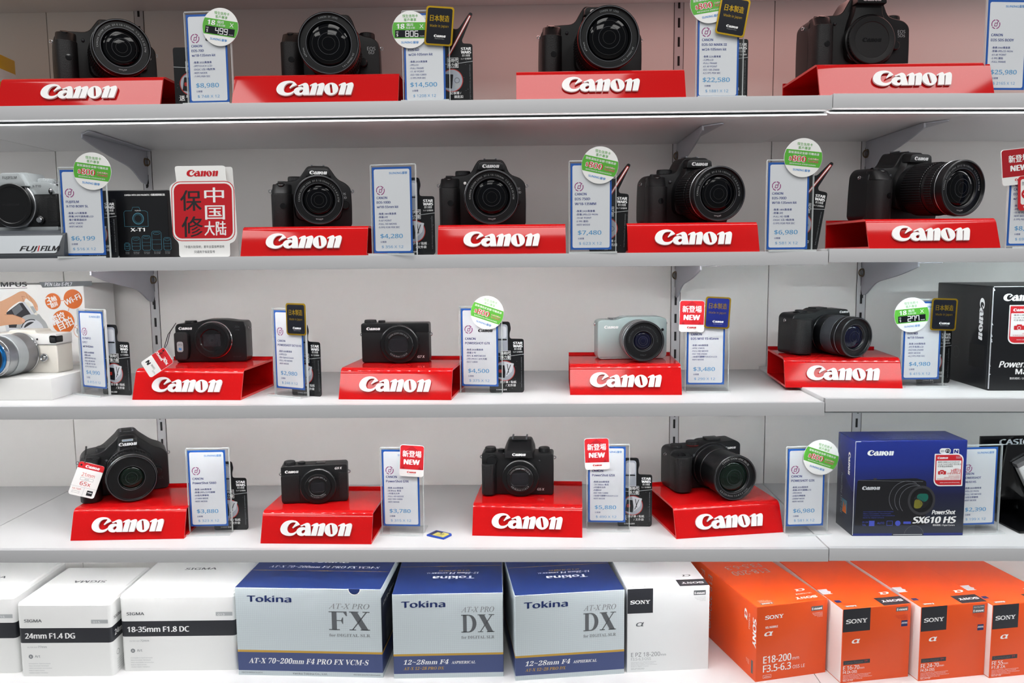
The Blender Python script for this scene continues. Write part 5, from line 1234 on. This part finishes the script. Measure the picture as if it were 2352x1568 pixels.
sony_carton('orange lens carton with black square reading 24-70mm', (2109, 1564), (2260, 1549), 235, 112, 'prime', 'FE 24-70', '', ('F4 ZA OSS', 'Vario-Tessar'), 'SEL2470Z')
sony_carton('orange lens carton with black square reading 55mm, cut by the picture edge', (2272, 1557), (2424, 1542), 235, 111, 'prime', 'FE 55', '', ('F1.8 ZA', 'Sonnar'), 'SEL55F18Z')

# ================================================================== camera cartons and other things on the shelves
# navy camera carton
z4 = shelf_z(3, .55) + Z0
A, B = AT(1957, 1231, z4), AT(2212, 1229, z4); loc, rz, w = place_box(A, B, z4)
r = carton('camera_carton', 'glossy navy camera carton with a red-white sticker on the fourth shelf', loc, rz, w, 62, 142, 'box_fade', 'box_navy', None, 1.2, None, 'camera carton')
b = MB(); F = face_front(0); k = w / 2
b.word(-k + 37, 124, 38, 'ink_white', F)
b.poly(rpoly([(-k + 3, 16), (-k + 5, 84, 4), (-k + 90, 86, 3), (-k + 105, 82, 4), (-k + 106, 16)], 3), 'photo_dark', F, .06); b.line([(-k + 6, 83.6), (-k + 100, 81)], .5, 'photo_lite', F, .1); b.rect(-k + 28, -k + 33, 84, 86.5, 'photo_mid', F, .08, 1)
b.word(-k + 25, 72, 26, 'promo_pale', F, .15)
for i, (cx, cy, R_) in enumerate(((66, 56, 26), (72, 54, 24), (78, 52, 23))): b.ringline(-k + cx + 12, cy, R_, .6, 'photo_lite', F, .14 + i * .01, 60, 220)
b.poly(ell(-k + 99, 53, 20, 22, 40), 'photo_mid', F, .16); b.poly(ell(-k + 99, 53, 16.5, 18, 36), 'box_black', F, .19)
b.poly(rpoly([(-k + 88, 40), (-k + 104, 41), (-k + 110, 50), (-k + 109, 63), (-k + 92, 64), (-k + 87, 56)], 4), 'photo_dark', F, .22)
b.poly(rpoly([(-k + 91, 57), (-k + 104, 50), (-k + 109, 55), (-k + 108, 63), (-k + 94, 63)], 4), 'photo_teal', F, .25); b.poly(rpoly([(-k + 88, 41), (-k + 98, 41), (-k + 102, 49), (-k + 95, 55), (-k + 89, 54)], 4), 'photo_lime', F, .25)
for q in (4, 6, 8.5): b.ringline(-k + 94, 50, q, .4, 'photo_mid', F, .28, -40, 130)
b.text('PowerShot', k - 13, 32, 6.2, 'ink_white', F, 'r', 34, shear=.25, off=.02); b.text('SX610 HS', k - 12, 19, 9.4, 'ink_white', F, 'r', 62, shear=.15, off=.035); b.text('数码相机 / Digital Camera', k - 13, 14.6, 2.3, 'ink_white', F, 'r', 32)
b.rect(-k + 24, -k + 32, 15, 23, 'icon_blue', F, .1); b.text('AUTO', -k + 36, 18, 3, 'icon_blue', F, 'l', 10); b.line([(-k + 50, 16), (-k + 58, 16), (-k + 58, 22.5), (-k + 50, 22.5), (-k + 50, 16)], .5, 'icon_blue', F); b.poly(ell(-k + 66, 19, 4), 'icon_blue', F, .1); b.rect(-k + 74, -k + 85, 18, 21.5, 'icon_blue', F, .1); b.text('20.2M', -k + 14, 20, 2.2, 'icon_blue', F, 'l'); b.text('18x', -k + 14, 15.5, 2.6, 'icon_blue', F, 'l')
lines(b, -k + 15, 36, 4, 44, 'icon_blue', F, 3, 1.2)
b.rect(k - 40, k - 24, 122, 130, 'ink_white', F, .1, 3.6); b.text('Wi', k - 36, 124, 3.8, 'ink_black', F, 'c', 5.6); b.rect(k - 32, k - 25, 123, 129, 'ink_black', F, .15, 2.6); b.text('Fi', k - 28.5, 124.2, 3.6, 'ink_white', F, 'c', 4.6, .25); b.text('CERTIFIED', k - 32, 119, 1.6, 'ink_white', F, 'c', 13)
b.rect(k - 20, k - 12, 121, 129, 'ink_white', F, .1, 1); b.text('N', k - 16, 122.6, 5, 'box_navy', F, 'c', 5, off=.035)
b.line([(-k + 60, 2), (k - 60, 2)], .8, 'promo_pale', F); b.ringline(-k + 90, 1, 14, .3, 'photo_lite', F, .1, 10, 170); b.rect(-k + 1, -k + 58, .5, 4, 'box_navy', F, .1); b.rect(k - 58, k - 1, .5, 4, 'box_navy', F, .1)
b.line([(-k + .6, 140.8), (-k + 8, 140.8)], .8, 'promo_pale', F); b.line([(-k + .5, 2), (-k + .5, 140)], .8, 'promo_pale', F)
T = face_top(142)
for i in range(4): b.text('See instruction guide for details of this product and its supplied accessories', 6, 12 + i * 8, 2.2, 'ink_lgrey', T, 'c', 96)
G = face_left(-k)
b.word(0, 0, 34, 'ink_white', G @ TM(-18, 104, 0) @ rz2(-90)); b.text('PowerShot SX610 HS', 0, 0, 6.5, 'ink_lgrey', G @ TM(-46, 84, 0) @ rz2(-90), 'l', 62, shear=.25)
b.rect(-40, -22, 26, 46, 'teal_line', G, .1); b.poly([(-38, 26), (-24, 26), (-26, 42), (-30, 34), (-34, 44)], 'orange', G, .15)
b.faces('lettering', r)
def warranty(b, F, x, y, w, h):
    b.rect(x, x + w, y, y + h, 'ink_white', F, .35, [1, 9, 1, 9]); b.rect(x + 1.6, x + w - 1.6, y + 1.6, y + h - 1.6, 'badge_red', F, .4, [1, 8, 1, 8]); b.rect(x + 3, x + w - 3, y + h * .19, y + h * .79, 'paper_white', F, .45, 1)
    b.word(x + w * .28, y + h * .875, w * .36, 'ink_white', F, .5); b.text('CLUB', x + w * .82, y + h * .88, 2, 'promo_pale', F, 'c', lift=.5); b.text('CANON', x + w * .82, y + h * .85, 1.4, 'promo_pale', F, 'c', lift=.5)
    for i, t in enumerate(('購買日期起30天內成功於', 'CLUB CANON帳戶登記產品', '可享禮品換購優惠')): b.text(t, x + w * .12, y + h * .72 - i * h * .065, 2.0, 'ink_black', F, 'l', w * (.76, .8, .52)[i], .5)
    b.rect(x + w * .14, x + w * .42, y + h * .36, y + h * .47, 'badge_red', F, .5, 1.2); b.rect(x + w * .21, x + w * .34, y + h * .46, y + h * .5, 'badge_red', F, .5, .5); b.ringline(x + w * .27, y + h * .41, 2.2, .6, 'ink_white', F, .55)
    b.text('+額外', x + w * .76, y + h * .5, 2, 'badge_red', F, 'c', lift=.5); b.text('3個月', x + w * .74, y + h * .42, 4.4, 'badge_red', F, 'c', lift=.5, off=.01); b.text('保養服務優惠', x + w * .68, y + h * .365, 2.2, 'badge_red', F, 'c', w * .46, .5)
    for i in range(3): b.text('*受條款及細則約束 詳情請瀏覽網頁', x + w * .9, y + h * .3 - i * h * .045, 1.2, 'badge_red', F, 'r', w * (.4, .55, .8)[i], .5)
    b.text('www.canon.com.hk/warranty', x + w * .9, y + h * .095, 1.8, 'ink_white', F, 'r', w * .68, .5)
b = MB(); warranty(b, F, k - 47, 74, 42, 48); b.obj('warranty_sticker', r)

# black camera carton (third shelf)
z3 = shelf_z(2, .68) + Z0
A = AT(2269, 897, z3); B = Vector((A.x + .15, A.y - .001, z3)); loc, rz, w = place_box(A, B, z3)
r = carton('camera_carton', 'scuffed black camera carton with worn white edges', loc, rz, w, 160, 151, 'box_black', 'box_black', None, 1.2, None, 'camera carton')
b = MB(); F = face_front(0); k = w / 2
b.word(-k + 40, 135, 50, 'ink_white', F); b.text('PowerShot G1 X', -k + 14, 34, 9, 'ink_white', F, 'l', 90, shear=.25, off=.02); b.text('Mark II', -k + 38, 24, 7.6, 'ink_white', F, 'l', 40, off=.02); b.text('数码相机 / Digital Camera', -k + 30, 16.5, 2.6, 'ink_white', F, 'l', 40)
b.rect(-k + 55, k - 30, .5, 3, 'lens_inner', F, .1)
for (x, y) in ((-k + .5, 150), (-k + .5, 75)): pass
random.seed(11)
b.line([(-k + .6, 3), (-k + .6, 149)], 1.0, 'promo_pale', F, .12); b.line([(-k + 1, 150.3), (k, 150.3)], .9, 'promo_pale', F, .12)
for i in range(9): y = random.uniform(10, 146); b.poly([(-k + .5, y), (-k + random.uniform(1.5, 3.2), y + random.uniform(-1, 3)), (-k + .5, y + random.uniform(3, 7))], 'promo_pale', F, .14)
G = face_left(-k); b.line([(-.4, 3), (-.4, 149)], .8, 'promo_pale', G, .12); b.line([(-6, 4), (-6, 147)], .3, 'ink_grey', G, .12)
b.word(0, 0, 62, 'ink_white', G @ TM(-26, 102, 0) @ rz2(-90)); b.text('PowerShot G1 X', 0, 0, 10, 'ink_grey', G @ TM(-124, 86, 0) @ rz2(-90), 'l', 76, shear=.25); b.text('Mark II', 0, 0, 6, 'ink_grey', G @ TM(-134, 60, 0) @ rz2(-90), 'l', 24)
b.ringline(-94, 46, 9, .4, 'ink_dgrey', G); b.rect(-56, -14, 30, 64, 'lens_inner', G, .1)
b.faces('lettering', r)
b = MB(); warranty(b, F, -k + 24, 68, 56, 56); b.obj('warranty_sticker', r)

# dark carton with line drawings of a camera and lenses (second shelf)
z2 = Z0; y0 = .045; xa, xb = XA(243, y0, z2), XA(391, y0, z2)
r = carton('camera_carton', 'matt black carton printed with outline drawings of a camera and five lenses', ((xa + xb) / 2, y0, z2), 0, MM(xb - xa), 60, 95, 'box_black', 'box_black', None, 1, None, 'camera carton')
b = MB(); F = face_front(0); k = MM(xb - xa) / 2
b.text('CAMERA WITH LENS MAGNETIC / 相機連鏡頭磁石貼', k - 3, 87, 2.3, 'ink_white', F, 'r', 58, off=.02)
def cl(p): return [(-k + 30 + q[0], q[1]) for q in p]
b.line(cl([(0, 44), (34, 44), (34, 64), (30, 66), (24, 66), (22, 71), (13, 71), (11, 66), (2, 66), (0, 64), (0, 44)]), .5, 'teal_line', F); b.ringline(-k + 50, 55, 7.6, 1.3, 'teal_line', F); b.ringline(-k + 50, 55, 5.6, .4, 'teal_line', F)
b.text('FUJIFILM', -k + 50, 65.5, 1.5, 'ink_white', F, 'c', 8); b.text('X-T1', -k + 48.5, 37, 4.8, 'ink_white', F, 'c', 20, off=.034)
for i, (cx, w2, h2) in enumerate(((34, 8, 9), (47, 12, 17), (62, 12, 19), (77, 13.5, 25), (92, 10.5, 16))):
    x = -k + cx - 2; b.line([(x - w2 / 2, 12), (x - w2 / 2, 10 + h2), (x - w2 / 2 + 2, 12 + h2), (x + w2 / 2 - 2, 12 + h2), (x + w2 / 2, 10 + h2), (x + w2 / 2, 12), (x + w2 / 2 - 2, 10), (x - w2 / 2 + 2, 10), (x - w2 / 2, 12)], .5, 'teal_line', F)
    b.ringline(x, 9 + h2, w2 * .36, .4, 'teal_line', F, ry=1.6)
    for q in (.35, .6): b.line([(x - w2 / 2 + .5, 10 + h2 * q), (x + w2 / 2 - .5, 10 + h2 * q)], .3, 'teal_line', F)
    b.text('XF 23mm', x, 7, 1.1, 'ink_lgrey', F, 'c', w2 * .7); b.text('F1.4 R', x, 5, 1.1, 'ink_lgrey', F, 'c', w2 * .6)
b.obj('lettering', r)

# red and white tent card about the mainland warranty
y0 = .012; xa, xb = XA(412, y0, Z0), XA(529, y0, Z0)
r = thing('warranty_card', 'red and white upright card with large seal-style characters', 'counter card', ((xa + xb) / 2, y0, Z0), 0)
k = MM(xb - xa) / 2; kk = k + 10
out = [(-k, 0, 4), (k, 0, 4), (k, 18, .1), (kk - 3, 21, 8), (kk + .5, 30, 6), (kk - 2, 98, 8), (k - 3, 104, 3), (k - 4, 125, 4), (-k - 3, 125, 4), (-k - 1, 104, 1), (-kk - 1, 98, 8), (-kk + 2, 28, 8), (-k, 20, 4)]
b = MB(); q = rpoly(out, 3, 5); b.prism(q, -.3, .3, 'paper_white', 'y', 0, 2, Matrix.Rotation(RAD(-3), 4, 'X')); fp = b.obj('front_panel', r)
b = MB(); b.prism(rpoly([(-k + 6, 0), (k + 5, 0), (k + 5, 124), (-k + 6, 124)], 3), -.3, .3, 'paper_white', 'y', 0, 2, TM(0, 22, 0) @ Matrix.Rotation(RAD(6), 4, 'X')); b.obj('back_panel', r)
b = MB(); M = Matrix.Rotation(RAD(-3), 4, 'X') @ face_front(-.3)
b.word(0, 115, 44, 'warranty_red', M)
b.rect(-kk + 1.5, kk - 2, 22, 104, 'warranty_red', M, .06, 13); b.rect(-kk + 2.6, kk - 3.1, 23.1, 102.9, 'paper_white', M, .1, 12); b.rect(-kk + 5, kk - 5.4, 25.5, 100.5, 'warranty_red', M, .14, 10)
for t, x, y, h, mt in (('保', -17, 66, 25, 'ink_black'), ('修', -16, 30, 25, 'ink_black'), ('中', 15.5, 76.5, 18, 'ink_white'), ('国', 16, 53, 18, 'ink_white')):
    b.text(t, x, y, h * .86, mt, M, 'c', 29 if mt == 'ink_black' else 27, lift=.2, off=.012)
b.text('大', 8, 31, 15, 'ink_white', M, 'c', 14, lift=.2, off=.014); b.text('陆', 24, 31, 15, 'ink_white', M, 'c', 14, lift=.2, off=.014)
b.text('「中国大陆保修」首年全国保养服务', 0, 12.5, 2.8, 'ink_dgrey', M, 'c', 56); b.text('只适用于指定型号', 0, 5.5, 2.8, 'ink_dgrey', M, 'c', 29)
b.obj('lettering', r)

# silver-topped camera on its grey stand (second shelf)
sx = XA(-60, .004, Z0); r = thing('display_stand', 'grey display block with a brushed silver plate under the silver-topped camera', 'stand', (sx + .04, .002, Z0), 0)
xr = MM(XA(150, .002, Z0) - sx - .04)
b = MB(); b.prism(rpoly([(0, 0), (0, 4), (7, 33, 1), (20, 39, 2), (110, 39), (110, 0)], 1), -120, xr - 2, 'stand_grey', 'x', .8, 2); b.obj('block', r)
b = MB(); a = math.atan2(7, 29); M = TM(0, .2, 4) @ Matrix.Rotation(-a, 4, 'X') @ FRONT
pl = [(-120, 3), (xr - 12, 3, 3), (xr - 5, 28), (-120, 28)]
pq = rpoly(pl, .5); nq = len(pq); flat, tr = tess([pq])
b.add([(p[0], p[1], 1.3) for p in flat], tr, 'plate_silver', M, False); b.add([(p[0], p[1], -.8) for p in pq] + [(p[0], p[1], 1.3) for p in pq], [(i, (i + 1) % nq, nq + (i + 1) % nq, nq + i) for i in range(nq)], 'plate_silver', M); b.obj('plate', r)
b = MB(); b.text('FUJ', xr - 63, 6.2, 6.8, 'ink_black', M, 'l', 24, 1.5, .25, .03); b.text('i', xr - 38.5, 6.2, 6.8, 'ink_red', M, 'l', 3, 1.5, .25, .04); b.text('FILM', xr - 34, 6.2, 6.8, 'ink_black', M, 'l', 26, 1.5, .25, .03); b.obj('lettering', r)
st = r
r = thing('digital_camera', 'silver-topped black camera with a body cap, cut by the picture edge', 'camera', (XA(48, .045, Z0 + .04), .045, Z0 + .0392), -4)
b = MB(); out = [(-58, 5), (-58, 52), (58, 52), (58, 5)]
b.prism(rpoly(out, 5), 0, 36, 'rubber', 'y', 2.5, 3); b.obj('body', r)
b = MB(); b.prism(rrect(-56, 56, 0, 6.5, 2), .6, 35, 'silver_paint', 'y', 1, 2); b.obj('base_plate', r)
b = MB(); b.prism(rpoly([(-57, 51), (-56, 66, 3), (-30, 68), (-24, 82, 3), (16, 82, 3), (24, 68), (50, 67, 4), (57.5, 51)], 2), -.6, 34, 'silver_paint', 'y', 1.2, 2)
b.prism(rpoly([(-26, 62), (-22, 70), (-18, 80), (10, 80), (16, 70), (20, 62)], 2), -10, 2, 'silver_paint', 'y', 1, 2); b.obj('top_plate', r)
b = MB(); M = TM(-4, 0, 36); b.lathe([(33, 0), (33, -5), (32, -6), (30, -6)], 'silver', 56, M); b.obj('lens_mount', r)
b = MB(); b.lathe([(30.5, -4), (30.5, -11), (29.5, -12), (26, -12), (25, -11), (0, -11)], 'black_satin', 56, M); c = b.obj('body_cap', r)
b = MB(); b.text('FUJIFILM', 0, -1, 3, 'ink_black', M @ face_front(-11), 'c', 24, off=.03); b.obj('lettering', c)
printed(r, [], 0) if False else None
b = MB(); b.text('FUJIFILM', -4, 72.5, 3.6, 'ink_black', TM(0, -10.1, 0) @ FRONT, 'c', 21); b.text('X-T10', 29, 61, 3.2, 'ink_black', TM(0, -.7, 0) @ FRONT, 'c', 13); b.obj('logo', r)
dialtop(r, 34, 16, 67, 12, 7, 'silver_paint', 'mode_dial', 40); dialtop(r, 51, 14, 66, 4, 3.4, 'chrome', 'control_wheel', 14)
b = MB(); b.lathe([(0, 0), (6, 0), (6, -3), (4.4, -4.6), (0, -5)], 'black_satin', 24, TM(32, 0, 15)); b.lathe([(0, -5), (4, -4.8), (3.4, -6), (0, -6)], 'silver', 24, TM(32, 0, 15)); b.obj('focus_switch', r)
b = MB(); b.ball(3, 'chrome', TM(51, -3, 56)); b.torus(3.4, 1, 'black_gloss', TM(51, -3, 55) @ Matrix.Rotation(RAD(90), 4, 'Y'), 16, 6); b.obj('strap_lug', r)
b = MB(); b.prism(rrect(42, 57, 12, 47, 1), -.2, 4, 'rubber', 'y', .4, 2); b.obj('port_door', r)

# white mirrorless on its white plinth in front of its carton (third shelf)
z3 = ROWZ[2] + Z0
A = AT(122, 918, z3); r = thing('display_plinth', 'low white plinth under the white camera with a blue lens ring', 'plinth', (A.x - .11, A.y, z3), -1)
b = MB(); b.box(-110, 110, 0, 172, 0, 32, 'white_plastic', 1.0); b.obj('block', r)
b = MB(); b.box(-110, 111, 150, 176, 31.8, 36, 'white_plastic', .8); b.obj('rear_step', r)
zc = z3 + .032
r = thing('digital_camera', 'white camera with a silver lens and blue front ring', 'camera', (XA(56, .115, zc), .115, zc), -6)
b = MB(); b.prism(rpoly([(-57, 0), (-57, 60), (-24, 61), (-20, 66), (22, 66), (25, 61), (57, 60), (57, 0)], 4), 0, 36, 'cream', 'y', 2.5, 3); b.obj('body', r)
b = MB(); b.prism(rrect(-57.6, 57.6, 44, 60.5, 2), -.6, 36.6, 'white_plastic', 'y', 1.2, 2); b.obj('top_plate', r)
b = MB(); b.prism([(-57.8, 43.4), (57.8, 43.4), (57.8, 44.2), (-57.8, 44.2)], -.8, 36, 'chrome', 'y'); b.obj('trim_strip', r)
b = MB(); b.prism(rrect(46, 58.4, 46, 58, 3), -1.2, 14, 'black_gloss', 'y', 1, 2); b.obj('corner_cap', r)
b = MB(); b.torus(5, 1.4, 'chrome', TM(37, -3, 24) @ Matrix.Rotation(RAD(70), 4, 'X'), 22, 8); b.ball(3.4, 'chrome', TM(37, -1, 24)); b.obj('release_button', r)
b = MB(); b.lathe([(0, 0), (1.6, 0), (1.6, -.4), (0, -.6)], 'black_gloss', 14, TM(26, -.6, 52)); b.obj('lamp_window', r)
lens(r, -2, 31, [(0, -4, 31.5, 31.5, 'chrome', 0), (-4, -24, 30.5, 30, 'lens_silver', 0), (-24, -44, 31, 31, 'silver_paint', 0), (-44, -60, 29.5, 29, 'silver', 0), (-60, -66, 28.4, 28, 'chrome', 0)], 27, 72, 13, 'OLYMPUS DIGITAL 14-42mm 1:3.5-5.6', 'ø37', 16.5, 1.6, 'glass_blue', 'blue_anod', 200, ftxt='promo_pale')
b = MB(); b.lathe([(23.2, -68.4), (14, -67.6), (13.2, -66.6)], 'lens_inner', 48, TM(-2, 0, 31)); b.obj('inner_cone', r)
# its printed carton behind
p = aty = AY(212, 652, .2); A = Vector((AY(205, 800, .225).x, .225, z3))
w = 330; h = MM(AY(209, 652, .225).z - z3)
r = carton('camera_carton', 'large white camera carton printed with a hand, a camera and orange discs', (A.x - w / 2000, .225, z3), -2, w, 92, h, 'paper_white', 'paper_white', None, 1.0, None, 'camera carton')
b = MB(); F = face_front(0)
def o(px, py): return ONP(px, py, r, 0)
def op(L): return [o(x, y) for x, y in L]
K = 260 / 1359.
def zp(L): return op([(x * K, 630 + y * K) for x, y in L])
b.poly(zp([(470, 92), (1104, 78), (1104, 134), (512, 158)]), 'ink_dgrey', F, .1)
x0, y0_ = o(540 * K, 630 + 140 * K); x1, _ = o(868 * K, 630 + 130 * K); b.text('PEN Lite E-PL7', x0, y0_, 5.6, 'promo_pale', F, 'l', x1 - x0, shear=.2, off=.02)
x1, y1_ = o(322 * K, 630 + 145 * K); b.text('OLYMPUS', x1, y1_, 7.4, 'ink_black', F, 'r', 76, off=.03); b.line(zp([(-200, 178), (326, 164)]), .8, 'ink_dgrey', F)
# printed camera in the hand: tilted body, screen, lens ring, top dials
b.poly(zp([(60, 600), (240, 330), (300, 330), (610, 680), (80, 690)]), 'promo_pale', F, .1); b.poly(zp([(75, 460), (230, 345), (270, 340), (430, 560), (300, 640), (110, 640)]), 'photo_mid', F, .14)
b.poly(zp([(140, 420), (235, 350), (275, 420), (180, 500)]), 'photo_lite', F, .16)
b.poly(zp([(300, 335), (345, 335), (610, 665), (580, 690)]), 'cream', F, .17); b.poly(zp([(360, 385), (400, 380), (440, 450), (410, 470)]), 'ink_lgrey', F, .19); b.poly(zp([(440, 480), (470, 475), (520, 545), (490, 560)]), 'ink_lgrey', F, .19)
cx, cy = o(390 * K, 630 + 680 * K); b.ringline(cx, cy, 24, 8, 'ink_lgrey', F, .2, 10, 170); b.ringline(cx, cy, 17, 3, 'promo_pale', F, .22, 10, 170)
# the printed hand: back of the hand, forefinger over the top, thumb on the screen, curled fingers behind
b.poly(rpoly(zp([(-300, 360), (0, 330), (150, 255), (235, 205), (290, 198), (350, 245), (420, 310), (455, 375), (458, 430), (440, 440), (415, 405), (395, 345), (345, 310), (310, 280), (290, 335), (240, 320), (165, 365), (90, 430), (60, 520), (-300, 640)]), 6), 'skin', F, .24)
b.poly(rpoly(zp([(-300, 480), (60, 480), (150, 478), (255, 515), (305, 540), (300, 575), (255, 600), (160, 600), (40, 612), (-300, 700)]), 6), 'skin', F, .27)
b.poly(rpoly(zp([(262, 528), (302, 541), (298, 572), (262, 575)]), 3), 'skin_nail', F, .29); b.poly(rpoly(zp([(436, 385), (456, 395), (457, 428), (442, 430)]), 2), 'skin_nail', F, .27)
b.line(zp([(290, 335), (262, 262), (300, 268)]), .7, 'skin_dark', F, .28); b.line(zp([(60, 484), (150, 482), (255, 518)]), .8, 'skin_dark', F, .3); b.line(zp([(395, 345), (350, 255)]), .5, 'skin_dark', F, .28); b.line(zp([(340, 300), (310, 225)]), .5, 'skin_dark', F, .28)
for (X, Y, R_) in ((636, 322, 94), (877, 296, 113), (760, 568, 136)):
    x, y = o(X * K, 630 + Y * K); x2, _ = o((X + R_) * K, 630 + Y * K); b.poly(ell(x, y, x2 - x), 'orange', F, .12)
for L in ([(725, 315), (770, 312)], [(832, 400), (818, 440)], [(890, 630), (930, 650)]): b.line(zp(L), .8, 'orange', F, .12)
x, y = o(965 * K, 630 + 680 * K); b.ringline(x, y, 11, .6, 'orange', F, .12); b.poly(ell(x, y, 7), 'ink_lgrey', F, .1); b.poly(ell(x - 1, y + 2, 4), 'photo_dark', F, .13)
def ang(t, X, Y, h, rot, w_=None):
    x, y = o(X * K, 630 + Y * K); b.text(t, 0, 0, h, 'ink_white', F @ TM(x, y, 0) @ rz2(rot), 'c', w_, .25, off=.02)
ang('3', 600, 358, 12, 20); ang('軸', 655, 318, 7, 20); ang('翻屏', 660, 385, 6, 20, 13); ang('Wi-Fi', 885, 330, 9, 24, 28); ang('觸控', 715, 575, 12, 24, 27); ang('自拍', 805, 630, 12, 24, 27)
b.obj('lettering', r)

# blue memory card lying on the fourth shelf
P4 = [AT(x, y, ROWZ[3] + Z0) for x, y in ((981, 1230), (1001, 1219), (1042, 1228), (1018, 1241))]
c = sum(P4, Vector()) / 4; d = P4[2] - P4[1]
r = thing('memory_card', 'blue memory card with a yellow label lying flat on the shelf', 'memory card', (c.x, c.y, ROWZ[3] + Z0), math.degrees(math.atan2(d.y, d.x)))
b = MB(); b.prism(rpoly([(-16, -12), (16, -12), (16, 8), (12, 12), (-16, 12)], 1), 0, 2.1, 'sd_blue', 'z', .4, 2); b.obj('body', r)
b = MB(); T = face_top(2.1); b.poly(rpoly([(-8, -9), (13, -9), (13, 6), (9, 9), (-8, 9)], .6), 'sd_yellow', T, .08); b.rect(-14, -8, -9, 9, 'sd_navy', T, .08); b.rect(-8, 0, 5, 9, 'sd_navy', T, .1); b.text('32', 2, -1, 5, 'sd_navy', T @ rz2(0), 'c', off=.03); b.text('SDHC', 3, -6, 2, 'sd_navy', T, 'c', 11); b.obj('label', r)

# black display stand with a tilted white camera at the picture edge (fourth shelf)
z4 = shelf_z(3, .72) + Z0
A = AT(2340, 1223, z4); r = thing('display_stand', 'black display stand with a lettered header, cut by the picture edge', 'stand', (A.x + .06, A.y, z4), 4)
b = MB(); b.prism(rpoly([(-62, 0), (-40, 0), (60, 0), (60, 110), (-62, 110)], 2), 0, 3, 'black_gloss', 'z', .6, 2); b.obj('base', r)
b = MB(); b.box(-60, 60, 104, 108, 2, 122, 'black_gloss', .8, 2, Matrix()); b.obj('back_panel', r)
b = MB(); b.prism(rpoly([(-56, 40), (-54, 32, 6), (-20, 32), (-20, 3), (40, 3), (40, 40), (60, 118), (-44, 118)], 3), 62, 66, 'black_gloss', 'y', .8, 2); b.obj('holder', r)
b = MB(); b.prism(rpoly([(-20, 3), (-14, 3), (-14, 34), (-20, 34)], 2), 4, 64, 'black_gloss', 'y', .8, 2); b.obj('support', r)
b = MB(); b.text('CASIO', -4, 108, 8.6, 'promo_pale', TM(0, 103.9, 0) @ FRONT, 'c', 50, off=.035); b.obj('lettering', r)
b = MB(); b.box(-16, 60, 50, 61, 40, 110, 'white_plastic', 3, 3, Matrix.Rotation(RAD(-28), 4, 'Y') @ TM(26, 0, -16)); o2 = b
r2 = thing('digital_camera', 'white compact camera tilted on the black lettered stand', 'camera', tuple(r.location), 4); b.obj('body', r2)
b = MB(); b.box(-17, 61, 49, 61.5, 106, 114, 'lens_silver', 2, 2, Matrix.Rotation(RAD(-28), 4, 'Y') @ TM(26, 0, -16)); b.obj('top_plate', r2)
b = MB(); b.lathe([(0, 0), (2.4, 0), (2.4, -.6), (0, -.8)], 'black_gloss', 16, Matrix.Rotation(RAD(-28), 4, 'Y') @ TM(26, 50, -16) @ TM(-8, 0, 98)); b.obj('lamp_window', r2)

# yellow carton at the far end of the top shelf
x1 = AY(-42, 150, .1).x
r = carton('camera_carton', 'yellow and white carton behind the first red stand of the top shelf', (x1 - .07, .1, ROWZ[0] + Z0), 6, 140, 90, 106, 'yellow', 'yellow', None, 1.5, None, 'camera carton')
b = MB(); F = face_right(70); b.poly(rrect(1, 89, 8, 84, 3), 'paper_white', F, .1); b.poly(rpoly([(10, 14), (62, 14), (66, 50), (40, 66), (14, 60)], 8), 'yellow', F, .15); b.poly(ell(40, 26, 7), 'box_black', F, .2); b.obj('label', r)
# ================================================================== light
MT['led_tape'].node_tree.nodes['Emission'].inputs[1].default_value = LED_T = 9.0
MT['led_dot'].node_tree.nodes['Emission'].inputs[1].default_value = LED_D = 235.0
MT['led_cool'].node_tree.nodes['Emission'].inputs[1].default_value = LED_D
MT['led_dim'].node_tree.nodes['Emission'].inputs[1].default_value = 90.0
def area(name, loc, rot, sx, sy, power, col):
    l = bpy.data.lights.new(name, 'AREA'); l.shape = 'RECTANGLE'; l.size = sx; l.size_y = sy; l.energy = power; l.color = col
    o = bpy.data.objects.new(name, l); COL.objects.link(o); o.location = loc; o.rotation_euler = tuple(RAD(a) for a in rot); return o
CEIL = 11.5
# shop ceiling panels (2.9 m up, in front of the shelves)
for x, y in ((-1.2, -.95), (0, -.95), (1.2, -.95), (-1.2, -2.4), (0, -2.4), (1.2, -2.4)):
    area('ceiling_panel', (x, y, 2.9), (0, 0, 0), .6, .9, CEIL, (1, .985, .96))
# added unseen lamps that tint the wall behind the top shelf pink and warm
area('added_tint_lamp', (.62, .2, Z0 + .415), (0, 0, 0), 1.5, .06, .7, (1, .52, .47))
area('added_tint_lamp', (-.75, .16, Z0 + .415), (0, 0, 0), .9, .06, .08, (1, .6, .42))
w = bpy.data.worlds.new('shop'); SC.world = w; w.use_nodes = True
w.node_tree.nodes['Background'].inputs[0].default_value = (.82, .84, .86, 1); w.node_tree.nodes['Background'].inputs[1].default_value = .24
vs = SC.view_settings; vs.view_transform = 'Standard'; vs.look = 'None'; vs.gamma = 1; vs.use_curve_mapping = False; vs.exposure = 0
SC.cycles.max_bounces = 8; SC.cycles.transparent_max_bounces = 16; SC.cycles.caustics_reflective = False; SC.cycles.caustics_refractive = False
SC.cycles.sample_clamp_indirect = 6
